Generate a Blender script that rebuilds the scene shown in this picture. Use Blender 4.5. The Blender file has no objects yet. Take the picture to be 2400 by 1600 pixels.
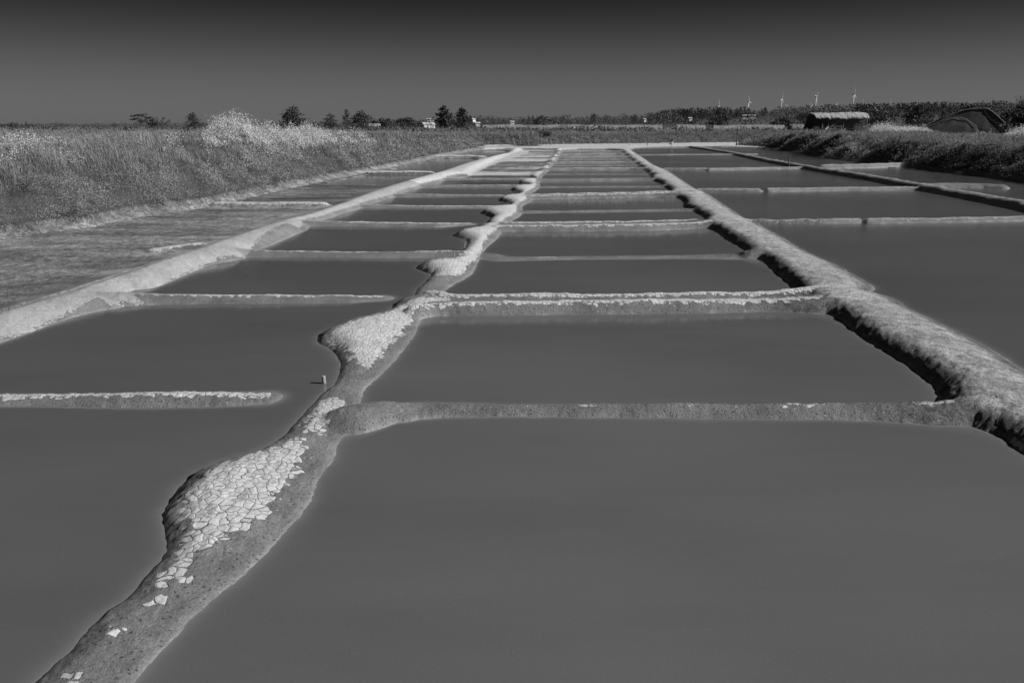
import bpy, math, random
import numpy as np
from mathutils import Vector, Matrix

random.seed(4)
RNG = np.random.default_rng(11)
scene = bpy.context.scene
COL = scene.collection
PI = math.pi

# ------------------------------------------------------------------ camera
H = 2.2                      # eye height above the water, metres
FPX, CX, CY = 1830.0, 1176.0, 784.0
PITCH = math.atan((784 - 286) / FPX)
cam = bpy.data.cameras.new('camera')
cam.sensor_width = 36.0
cam.lens = FPX / 2352.0 * 36.0
cam.clip_start = 0.1
cam.clip_end = 30000.0
cam_ob = bpy.data.objects.new('camera', cam)
COL.objects.link(cam_ob)
cam_ob.location = (0, 0, H)
cam_ob.rotation_euler = (PI / 2 - PITCH, 0, 0)
scene.camera = cam_ob

# ------------------------------------------------------------------ light
SUN_EL, SUN_BACK = math.radians(31), math.radians(9)
sd = Vector((math.cos(SUN_EL) * math.cos(SUN_BACK), -math.cos(SUN_EL) * math.sin(SUN_BACK), math.sin(SUN_EL)))
sl = bpy.data.lights.new('sun', 'SUN')
sl.energy = 4.6
sl.angle = math.radians(0.5)
sl.color = (1.0, 1.0, 1.0)          # black-and-white photograph: no warmth in the record
so = bpy.data.objects.new('sun', sl)
COL.objects.link(so)
so.rotation_euler = sd.to_track_quat('Z', 'Y').to_euler()

world = bpy.data.worlds.new('World')
scene.world = world
world.use_nodes = True
wn, wl = world.node_tree.nodes, world.node_tree.links
wn.clear()
sky = wn.new('ShaderNodeTexSky')
sky.sky_type = 'NISHITA'
sky.sun_disc = False
sky.sun_elevation = SUN_EL
sky.sun_rotation = math.atan2(sd.x, sd.y)
sky.air_density = 1.0
sky.dust_density = 0.6
bw = wn.new('ShaderNodeSeparateColor')     # black-and-white film behind a red filter: only the red of the sky
wl.new(sky.outputs[0], bw.inputs[0])
geo = wn.new('ShaderNodeTexCoord')
sep = wn.new('ShaderNodeSeparateXYZ')
wl.new(geo.outputs['Generated'], sep.inputs[0])
ramp = wn.new('ShaderNodeValToRGB')
ramp.color_ramp.interpolation = 'B_SPLINE'
e = ramp.color_ramp.elements
e[0].position = 0.0; e[0].color = (1, 1, 1, 1)
e[1].position = 1.0; e[1].color = (.10, .10, .10, 1)
for p, v in ((.02, .99), (.045, .90), (.07, .70), (.095, .46), (.125, .22), (.15, .12), (.2, .09), (.4, .09)):
    k = ramp.color_ramp.elements.new(p); k.color = (v, v, v, 1)
wl.new(sep.outputs['Z'], ramp.inputs[0])
mul = wn.new('ShaderNodeMath'); mul.operation = 'MULTIPLY'
pw = wn.new('ShaderNodeMath'); pw.operation = 'POWER'; pw.inputs[1].default_value = 0.25
wl.new(bw.outputs[0], pw.inputs[0])
wl.new(pw.outputs[0], mul.inputs[0]); wl.new(ramp.outputs[0], mul.inputs[1])
bg = wn.new('ShaderNodeBackground'); bg.inputs[1].default_value = 0.068
wl.new(mul.outputs[0], bg.inputs[0])
wo = wn.new('ShaderNodeOutputWorld'); wl.new(bg.outputs[0], wo.inputs[0])

scene.view_settings.view_transform = 'Standard'
scene.view_settings.look = 'None'
scene.view_settings.exposure = 0.35
scene.view_settings.gamma = 1.0
scene.render.engine = 'CYCLES'
scene.cycles.max_bounces = 5
scene.cycles.diffuse_bounces = 2
scene.cycles.glossy_bounces = 3
scene.cycles.transparent_max_bounces = 8

# ------------------------------------------------------------------ helpers
SP, CP = math.sin(PITCH), math.cos(PITCH)
def G(px, py, z=0.0):
    """ground point seen along a sight line of the photograph, at height z"""
    x = (px - CX) / FPX; y = (CY - py) / FPX
    dy = y * SP + CP; dz = y * CP - SP
    t = (z - H) / dz
    return np.array((x * t, dy * t))
def at(px, py, Y):
    """point seen at picture position at distance Y"""
    x = (px - CX) / FPX; y = (CY - py) / FPX
    dy = y * SP + CP; dz = y * CP - SP
    t = Y / dy
    return Vector((x * t, Y, H + dz * t))

def hash2(ix, iy, s):
    n = (ix.astype(np.int64) * 374761393 + iy.astype(np.int64) * 668265263 + s * 1442695041) & 0xffffffff
    n = ((n ^ (n >> 13)) * 1274126177) & 0xffffffff
    n = ((n ^ (n >> 16)) * 2246822519) & 0xffffffff
    return ((n ^ (n >> 15)) & 0xffffff).astype(np.float64) / float(0xffffff)
def vnoise(x, y, s=0):
    ix = np.floor(x); iy = np.floor(y); fx = x - ix; fy = y - iy
    fx = fx * fx * (3 - 2 * fx); fy = fy * fy * (3 - 2 * fy)
    a = hash2(ix, iy, s); b = hash2(ix + 1, iy, s); c = hash2(ix, iy + 1, s); d = hash2(ix + 1, iy + 1, s)
    return (a + (b - a) * fx) * (1 - fy) + (c + (d - c) * fx) * fy
def fbm(x, y, s=0, o=3):
    v = 0; a = .5; t = 0
    for k in range(o):
        v = v + a * vnoise(x, y, s + k * 17); t += a; a *= .5; x = x * 2.03 + 3.1; y = y * 2.03 + 1.7
    return v / t - .5
def sstep(t):
    t = np.clip(t, 0, 1); return t * t * (3 - 2 * t)

def chaikin(P, n=1, closed=True):
    P = np.array(P)
    for _ in range(n):
        Q = []
        m = len(P)
        for i in range(m if closed else m - 1):
            a, b = P[i], P[(i + 1) % m]
            Q += [a * .75 + b * .25, a * .25 + b * .75]
        P = np.array(Q)
    return P

def seg_dist(X, Y, P, closed=True):
    """distance and nearest-vector to a polyline, restricted by caller"""
    best = np.full(X.shape, 1e9); vx = np.zeros(X.shape); vy = np.zeros(X.shape)
    n = len(P)
    for i in range(n if closed else n - 1):
        a, b = P[i], P[(i + 1) % n]
        ex, ey = b[0] - a[0], b[1] - a[1]
        L = ex * ex + ey * ey + 1e-12
        px = X - a[0]; py = Y - a[1]
        t = np.clip((px * ex + py * ey) / L, 0, 1)
        qx = px - t * ex; qy = py - t * ey
        d = qx * qx + qy * qy
        m = d < best
        best = np.where(m, d, best); vx = np.where(m, qx, vx); vy = np.where(m, qy, vy)
    return np.sqrt(best), vx, vy
def inside(X, Y, P):
    r = np.zeros(X.shape, bool); n = len(P)
    for i in range(n):
        x1, y1 = P[i]; x2, y2 = P[(i + 1) % n]
        if y1 == y2: continue
        c = ((y1 > Y) != (y2 > Y))
        r ^= c & (X < (x2 - x1) * (Y - y1) / (y2 - y1) + x1)
    return r
def poly_sdf(X, Y, P, pad=2.0, grad=False):
    """signed distance: negative inside the polygon"""
    P = np.asarray(P)
    out = np.full(X.shape, pad + 1.0); gx = np.zeros(X.shape); gy = np.zeros(X.shape)
    lo = P.min(0) - pad; hi = P.max(0) + pad
    m = (X > lo[0]) & (X < hi[0]) & (Y > lo[1]) & (Y < hi[1])
    idx = np.nonzero(m)[0]
    if len(idx) == 0: return (out, gx, gy) if grad else out
    xs, ys = X[idx], Y[idx]
    ins = inside(xs, ys, P)
    # work tile by tile so each tile only meets the segments near it
    d = np.full(xs.shape, pad + 1.0); ax = np.zeros(xs.shape); ay = np.zeros(xs.shape)
    n = len(P)
    order = np.argsort(ys)
    ysr = ys[order]
    cuts = np.linspace(0, len(order), max(1, len(order) // 12000) + 1).astype(int)
    for k in range(len(cuts) - 1):
        o = order[cuts[k]:cuts[k + 1]]
        if len(o) == 0: continue
        y0, y1 = ysr[cuts[k]] - pad, ysr[cuts[k + 1] - 1] + pad
        xx, yy = xs[o], ys[o]
        x0, x1 = xx.min() - pad, xx.max() + pad
        best = np.full(xx.shape, (pad + 1.0) ** 2); bx = np.zeros(xx.shape); by = np.zeros(xx.shape)
        for i in range(n):
            a, b = P[i], P[(i + 1) % n]
            if max(a[1], b[1]) < y0 or min(a[1], b[1]) > y1 or max(a[0], b[0]) < x0 or min(a[0], b[0]) > x1: continue
            ex, ey = b[0] - a[0], b[1] - a[1]
            L = ex * ex + ey * ey + 1e-12
            px = xx - a[0]; py = yy - a[1]
            t = np.clip((px * ex + py * ey) / L, 0, 1)
            qx = px - t * ex; qy = py - t * ey
            dd = qx * qx + qy * qy
            mm = dd < best
            best = np.where(mm, dd, best); bx = np.where(mm, qx, bx); by = np.where(mm, qy, by)
        dd = np.sqrt(best); d[o] = dd
        ax[o] = bx / np.maximum(dd, 1e-6); ay[o] = by / np.maximum(dd, 1e-6)
    sg = np.where(ins, -1.0, 1.0)
    out[idx] = d * sg; gx[idx] = ax * sg; gy[idx] = ay * sg
    return (out, gx, gy) if grad else out

# ------------------------------------------------------------------ traced plan of the salt works
def Z(pts, z=0.0, ch=1):
    return chaikin([G(x, y, z) for x, y in pts], ch) if ch else np.array([G(x, y, z) for x, y in pts])

RC_left = [(60, 1900), (250, 1640), (310, 1568), (380, 1490), (460, 1410), (560, 1320), (640, 1240), (700, 1170), (745, 1090), (770, 1040),
           (782, 1010), (800, 990), (825, 960), (832, 905), (847, 889), (886, 853), (922, 814), (949, 775), (964, 748), (975, 728), (990, 716),
           (1005, 690), (1018, 670), (1042, 656), (1069, 640), (1093, 622), (1096, 607), (1105, 590), (1111, 577), (1129, 559), (1144, 548),
           (1150, 536), (1160, 524), (1170, 510), (1192, 499), (1202, 491), (1200, 480), (1199, 473), (1222, 463), (1220, 455), (1215, 447),
           (1230, 440), (1243, 429), (1238, 421), (1243, 415), (1245, 407), (1251, 400), (1260, 394), (1266, 384), (1272, 377), (1280, 370),
           (1286, 360), (1290, 352), (1296, 344)]
RC_right = [(1425, 344), (1432, 352), (1440, 357), (1446, 360), (1443, 364), (1456, 369), (1452, 373), (1468, 377), (1462, 380), (1478, 384),
            (1474, 388), (1490, 396), (1484, 400), (1503, 404), (1490, 409), (1500, 415), (1521, 422), (1519, 427), (1530, 432), (1540, 439),
            (1528, 446), (1545, 452), (1562, 456), (1574, 470), (1568, 475), (1585, 482), (1596, 487), (1610, 495), (1622, 502), (1608, 514),
            (1625, 524), (1640, 529), (1654, 538), (1677, 555), (1703, 569), (1715, 576), (1708, 586), (1735, 593), (1755, 600), (1768, 613),
            (1794, 636), (1818, 656), (1835, 672), (1850, 700), (1865, 713), (1887, 716), (1917, 727), (1946, 750), (1991, 782), (2050, 815),
            (2089, 841), (2121, 867), (2144, 886), (2154, 903), (2158, 918), (2165, 945), (2190, 965), (2220, 975), (2290, 1000),
            (2352, 1040), (2450, 1110), (2700, 1320), (2950, 1900)]
P_RC = Z(RC_left + RC_right, 0, 1)
P_RC = np.vstack([P_RC, [[3.0, -6], [-3.0, -6]]]) if False else P_RC

LW_right = [(60, 1590), (98, 1551), (156, 1497), (201, 1447), (237, 1416), (296, 1362), (341, 1321), (374, 1281), (379, 1245), (375, 1204),
            (379, 1155), (411, 1119), (449, 1090), (503, 1063), (593, 1034), (647, 1004), (683, 968), (719, 928), (746, 898), (773, 878), (781, 850),
            (782, 830), (769, 811), (748, 796), (730, 784), (733, 770), (757, 757), (793, 742), (847, 727), (886, 718), (907, 702), (945, 690),
            (950, 680), (955, 670), (961, 661), (979, 646), (994, 631), (976, 625), (956, 617), (961, 609), (997, 602), (1040, 598), (1050, 592),
            (1055, 580), (1066, 573), (1075, 556), (1064, 549), (1038, 543), (1048, 537), (1087, 529), (1105, 524), (1120, 516), (1117, 512),
            (1122, 507), (1129, 501), (1121, 496), (1102, 491), (1112, 485), (1144, 479), (1164, 476), (1170, 471), (1167, 466), (1142, 461), (1152, 456),
            (1182, 452), (1189, 447), (1194, 442), (1169, 437), (1182, 432), (1207, 429), (1217, 424), (1187, 420), (1200, 416),
            (1227, 413), (1229, 409), (1212, 404.5), (1238, 401.5)]
LW_left = [(1150, 401), (1063, 402), (1033, 408), (1032, 411), (1025, 414), (993, 421.5), (970, 426), (975, 430), (958, 434), (933, 441), (915, 448), (920, 450),
           (895, 456), (855, 468), (835, 474), (828, 480), (788, 490), (756, 503), (705, 512), (712, 527), (688, 535), (650, 552), (603, 572), (560, 583),
           (570, 592), (550, 597), (483, 608), (417, 635), (360, 661), (295, 668), (275, 688), (300, 702), (217, 717), (167, 729), (117, 746), (50, 771), (0, 787),
           (-150, 830), (-400, 900), (-900, 1050), (-1500, 1300), (-1500, 1800), (-200, 1900)]
P_LW = Z(LW_right + LW_left, 0, 1)

RW_left = [(1444, 340.5), (1471, 356), (1508, 381), (1531, 387), (1551, 400), (1576, 416), (1601, 432), (1622, 439), (1638, 448), (1663, 466), (1691, 482),
           (1706, 494), (1735, 504), (1764, 521), (1796, 537), (1845, 567), (1888, 585), (1926, 602), (1959, 620), (1991, 638), (2015, 652), (2000, 663),
           (2040, 669), (2063, 680), (2089, 697), (2154, 727), (2219, 757), (2252, 773), (2316, 809), (2352, 836), (2450, 890), (2700, 1050)]
RW_right = [(3600, 1050), (3600, 560), (2900, 508), (2700, 474), (2500, 443), (2352, 419), (2314, 413), (2239, 403), (2176, 397), (2114, 388), (2071, 382), (2009, 376), (1959, 371),
            (1889, 362), (1854, 357), (1846, 351), (1764, 343), (1697, 339.5), (1600, 338.3), (1500, 339.2)]
rwl = [G(x, y, 0.06) for x, y in RW_left]
P_RW = chaikin(rwl + [G(x, y) for x, y in RW_right], 1)

LD_right = [(1173, 349), (1130, 360), (1060, 378), (1010, 396), (975, 405), (850, 440), (730, 488), (600, 520), (440, 574), (260, 630), (130, 672), (0, 707),
            (-300, 800), (-900, 960)]
LD_left = [(-1500, 800), (-900, 680), (-400, 607), (0, 555), (62, 547), (125, 537), (200, 530), (300, 507), (375, 496), (450, 486), (512, 471), (588, 456),
           (650, 440), (713, 427), (763, 415), (820, 405), (888, 390), (963, 375), (1013, 363), (1063, 354), (1095, 347.5), (1130, 345), (1165, 345)]
P_LD = chaikin([G(x, y, .07) for x, y in LD_right] + [G(x, y) for x, y in LD_left], 1)
P_FWL = Z([(1112, 338.2), (1160, 337), (1225, 336), (1240, 338), (1225, 340), (1105, 340.7)], 0, 1)
P_DL = Z([(1060, 402), (1130, 402.5), (1238, 402), (1255, 392), (1272, 370), (1285, 350), (1282, 344.5), (1195, 344.5), (1170, 351), (1110, 376), (1075, 392)], 0, 0)

F_pts = [(-1500, 780), (-900, 665), (-400, 600), (0, 549), (62, 541), (125, 531), (200, 524), (300, 501), (375, 491), (450, 481), (512, 466), (588, 451),
         (650, 435), (713, 422), (763, 410), (820, 401), (888, 386), (963, 371), (1013, 359), (1063, 350.5), (1100, 342), (1115, 337), (1160, 336.5), (1230, 336.5),
         (1301, 335), (1500, 333), (1600, 331.5), (1703, 330.5), (1706, 333), (1693, 337), (1720, 339), (1764, 341.5), (1849, 350), (1856, 355.5), (1889, 360.5), (1959, 369.5), (2009, 374.5),
         (2071, 380.5), (2114, 386.5), (2176, 395.5), (2239, 401.5), (2314, 411.5), (2352, 417), (2500, 440), (2700, 470), (2900, 503), (3600, 550)]
P_F = np.vstack([np.array([G(x, y) for x, y in F_pts]), [[60, 4], [60, -12], [-60, -12], [-60, 4]]])

# narrow ridges: points (x, y of front water line, y of visible top), half width, dry factor, flatness
def cap(pts, w, dry=0.6, p=2.0, hc=None, ext=(0, 0)):
    out = []
    for x, yf, yt in pts:
        c = G(x, yf); d = c / np.linalg.norm(c)
        c = c + np.array((0.0, w))
        if hc is None:
            a = math.tan(PITCH - math.atan((CY - yt) / FPX))
            yy = c[1] + w * (.25 if p < 3 else .7)
            h = min(.17, max(.02, H - yy * a))
        else: h = hc
        out.append((c[0], c[1], h))
    if ext[0]: out.insert(0, (out[0][0] - ext[0], out[0][1], out[0][2]))
    if ext[1]:
        q = out[-1]; out.append((q[0] + .12, q[1] + .01, max(.09, q[2] * 1.1))); out.append((q[0] + .5, q[1] + .03, .165))
    return dict(P=np.array(out), w=w, dry=dry, p=p, ext=ext)
CAPS = [
 cap([(800, 985, 935), (880, 962, 922), (960, 956, 929), (1300, 957, 927), (1700, 962, 925), (2000, 962, 925), (2180, 968, 920)], .135, -1, ext=(.03, .7)),
 # double ridge
 cap([(985, 716, 689), (1100, 712, 689), (1323, 711, 689), (1560, 711, 687), (1794, 711, 684), (1880, 716, 678)], .33, -1, 4, .10, ext=(.03, .7)),
 cap([(1104, 590, 582), (1150, 599, 584), (1323, 596, 584), (1700, 593, 580)], .16, -1, 2, .022, ext=(.03, .7)),
 cap([(1150, 529, 513), (1323, 526, 510), (1620, 524, 505)], .42, -1, 4, .10, ext=(.03, .7)),
 cap([(1195, 489, 480), (1323, 488, 478), (1600, 484, 474)], .17, -.6, 2, .035, ext=(.03, .7)),
 cap([(1205, 455, 444), (1400, 455, 442), (1560, 453, 440)], .40, -1, 4, .09, ext=(.03, .7)),
 cap([(1235, 431, 427), (1520, 430, 425)], .15, -1, 2, .035, ext=(.03, .7)),
 cap([(1240, 417, 410), (1500, 415, 407)], .3, .3, 2, .09, ext=(.03, .7)),
 cap([(1252, 401, 398), (1490, 401, 396)], .15, -1, 2, .03, ext=(.03, .7)),
 cap([(1260, 391, 388), (1480, 390, 384)], .3, .6, 2, .1, ext=(.03, .7)),
 cap([(1270, 382, 380), (1465, 381, 378.5)], .16, .2, 2, .04, ext=(.03, .7)),
 cap([(1275, 376, 372.5), (1460, 375, 371)], .3, .6, 2, .1, ext=(.03, .7)),
 cap([(1285, 368, 366.3), (1450, 367, 365.5)], .18, .3, 2, .05, ext=(.03, .7)),
 cap([(1288, 363, 360), (1446, 362, 358.7)], .32, .6, 2, .1, ext=(.03, .7)),
 cap([(1291, 356.5, 353), (1436, 355, 351)], .34, .6, 2, .1, ext=(.03, .7)),
 cap([(1293, 349.5, 346.5), (1430, 349, 346)], .36, .6, 2, .1, ext=(.03, .7)),
 # left column
 cap([(-900, 945, 903), (-200, 937, 903), (0, 934, 905), (333, 935, 900), (500, 932, 900), (590, 928, 908)], .155, .55, ext=(.5, 0)),
 cap([(262, 699, 672), (350, 698, 674), (637, 697, 676), (800, 695, 677), (868, 691, 682)], .17, .5, ext=(.5, 0)),
 cap([(545, 589, 572), (637, 591, 575.5), (877, 593, 577.5), (1065, 592, 575)], .19, .4, ext=(.5, 0)),
 cap([(690, 519, 506), (877, 521, 509.5), (1000, 522, 511), (1070, 518, 513)], .24, .55, ext=(.5, 0)),
 cap([(840, 478, 470), (1000, 479, 472), (1175, 478, 472)], .24, .6, ext=(.5, 0)),
 cap([(920, 452, 445), (1150, 451, 447)], .22, .5, ext=(.5, 0)),
 cap([(965, 430.5, 424.5), (1212, 429.5, 426.5)], .2, .6, 2, .07, ext=(.5, 0)),
 cap([(1028, 413.5, 411), (1230, 413, 411)], .2, .6, 2, .06, ext=(.5, 0)),
 # right field
 cap([(1465, 357, 353.5), (1738, 355, 352)], .2, .7, 2, .07),
 cap([(1528, 391, 385.5), (1624, 391, 387)], .14, .8, 2, .11),
 cap([(1629, 391.5, 388), (1764, 389, 383), (1870, 388, 383)], .14, .8, 2, .11),
 cap([(1608, 441, 434), (1744, 441, 436.5)], .17, .8, 2, .11),
 cap([(1768, 441, 435), (1950, 438, 432), (2089, 437, 430), (2160, 438, 430)], .17, .8, 2, .12),
 cap([(1718, 514, 502), (1800, 515, 504), (1975, 513, 508)], .14, .8, 2, .10),
 cap([(1998, 514, 508), (2150, 512, 503), (2352, 508, 497), (2700, 500, 490)], .14, .8, 2, .11),
 cap([(1895, 388, 382), (2000, 386, 379), (2095, 382, 375)], .35, .7, 2, .2),
 cap([(2120, 431, 425), (2264, 432, 424), (2312, 434, 430)], .26, .35, 2, .14),
 # dry strip on the left
 cap([(345, 587, 578), (390, 580, 566), (440, 575, 564)], .26, .7, 2, .10),
 cap([(490, 478, 464), (620, 479, 464), (735, 479, 465)], .28, .8, 2, .15),
 cap([(815, 402, 393), (985, 402, 393)], .36, .8, 2, .16),
 cap([(1000, 364, 357), (1090, 364, 358), (1106, 365, 360)], .5, .8, 2, .2),
]
# the diagonal bank on the right
CAPS.append(dict(P=np.array([(*G(x, a * .55 + b * .45, .08), h) for x, a, b, h in
    ((1588, 338, 335, .16), (1676, 351, 347, .16), (1764, 372, 363, .18), (1864, 391, 380, .19), (2014, 417, 402, .2), (2089, 431, 417, .2), (2214, 455, 436, .2), (2352, 482, 461, .2), (2500, 518, 495, .2), (2700, 565, 540, .2), (3000, 630, 600, .2))]),
    w=.36, dry=.7, p=2.0))
# little plate-covered crests on the double ridges
def crest(pts, z, w, dry=.5):
    return dict(P=np.array([(*G(x, y, z), z) for x, y in pts]), w=w, dry=dry, p=2.0)
CAPS += [
 crest([(950, 700), (1000, 694), (1323, 690), (1566, 688), (1794, 684), (1870, 680)], .13, .19, .66),
 crest([(985, 667), (1040, 675), (1274, 674), (1599, 670.5), (1762, 669), (1843, 661), (1890, 657)], .13, .16, .75),
 crest([(1140, 517), (1323, 516.5), (1470, 515), (1566, 512), (1630, 508)], .12, .2, .62),
 crest([(1157, 510.5), (1323, 509), (1470, 507), (1599, 503)], .12, .16, .7),
 crest([(1205, 448), (1400, 444.5), (1551, 441)], .13, .2, .64),
 crest([(1210, 445.2), (1400, 441.8), (1551, 438)], .12, .15, .6),
]
# plate-covered ground traced on the middle ridge
def R5(p): return [(98 + x * .45, 862.4 + y * .45) for x, y in p]
def R2(p): return [(637 + x * .3, 490 + y * .3) for x, y in p]
def R1(p): return [(x / 3, 539 + y / 3) for x, y in p]
D_mid = [
 R5([(690, 700), (700, 620), (740, 565), (800, 515), (900, 460), (1050, 405), (1200, 345), (1260, 305), (1340, 305), (1310, 325), (1350, 355), (1340, 400), (1310, 440), (1310, 480), (1250, 512),
     (1260, 540), (1200, 560), (1190, 640), (1150, 690), (1120, 705), (1040, 712), (1055, 775), (990, 770), (940, 800), (900, 840), (800, 880), (770, 930), (725, 970), (765, 1035), (700, 1040),
     (600, 1035), (535, 1070), (620, 990), (660, 940), (690, 860), (700, 820), (760, 780), (745, 750), (700, 745)]),
 R5([(1300, 285), (1340, 205), (1400, 135), (1440, 92), (1520, 92), (1565, 110), (1530, 135), (1520, 180), (1440, 190), (1450, 230), (1460, 278), (1400, 275), (1350, 268)]),
 R5([(-80, 1640), (0, 1560), (95, 1540), (110, 1500), (160, 1475), (210, 1500), (215, 1568), (200, 1680)]),
 R5([(360, 1268), (375, 1245), (440, 1250), (425, 1268)]),
 R5([(500, 1120), (540, 1100), (640, 1095), (645, 1110), (560, 1135)]),
 R2([(385, 950), (405, 905), (500, 862), (700, 797), (850, 757), (920, 702), (1080, 660), (1200, 655), (1330, 660), (1330, 680), (1130, 690), (1080, 740), (1030, 760), (1040, 800), (960, 850), (970, 910),
     (900, 920), (910, 965), (840, 1000), (800, 1030), (790, 1070), (760, 1100), (740, 1140), (680, 1155), (620, 1135), (570, 1120), (540, 1060), (480, 1010)]),
 R2([(1092, 412), (1200, 383), (1350, 358), (1400, 335), (1415, 290), (1440, 285), (1465, 220), (1362, 158), (1500, 132), (1620, 92), (1665, 85), (1700, 100), (1660, 130), (1605, 180), (1562, 250), (1550, 300),
     (1510, 350), (1460, 380), (1440, 430), (1380, 460), (1300, 470), (1210, 468), (1170, 430)]),
 R2([(1072, 602), (1120, 582), (1200, 590), (1260, 608), (1260, 622), (1130, 622)]),
]
P_DMID = [chaikin([G(x, y, .07) for x, y in d], 1) for d in D_mid]
P_DR = [chaikin([G(x, y, .24) for x, y in d], 1) for d in
        ([(2245, 930), (2290, 930), (2330, 940), (2390, 955), (2420, 975), (2330, 962), (2285, 950)],)]
P_DA = chaikin([G(x, y, .1) for x, y in
    [(-900, 960), (-300, 800), (0, 706), (130, 673), (260, 631), (440, 575), (600, 521), (640, 530), (600, 547)] + R1([(1730, 82), (1720, 120), (1600, 130), (1450, 160), (1350, 200), (1200, 265), (1000, 345),
     (870, 375), (900, 400), (1000, 437), (870, 430), (760, 450), (700, 430), (600, 460), (440, 515), (300, 575), (150, 630), (0, 665)]) + [(-300, 850), (-900, 1030)]], 1)

def hill_z(X, Y):
    """ground level beyond the marsh"""
    px = CX + X / np.maximum(Y, 1) * FPX
    ysk = np.interp(px, [-3000, 0, 300, 480, 650, 850, 1000, 1110, 1300, 1480, 1540, 1650, 1750, 1850, 2000, 2200, 2352, 3000, 5000],
                    [284, 284, 284, 281, 280, 278, 277, 275, 273, 268, 259, 254, 256, 250, 245, 241, 238, 232, 232])
    z9 = np.maximum(.95, H + (286 - ysk) / FPX * 900 - 5.5)
    t = np.clip((Y - 340) / 560, 0, 1) ** 1.1
    z = .95 + t * (z9 - .95)
    far = np.maximum(Y - 900, 0)
    return z + far * (z9 - .95) / 900 * .92

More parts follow.
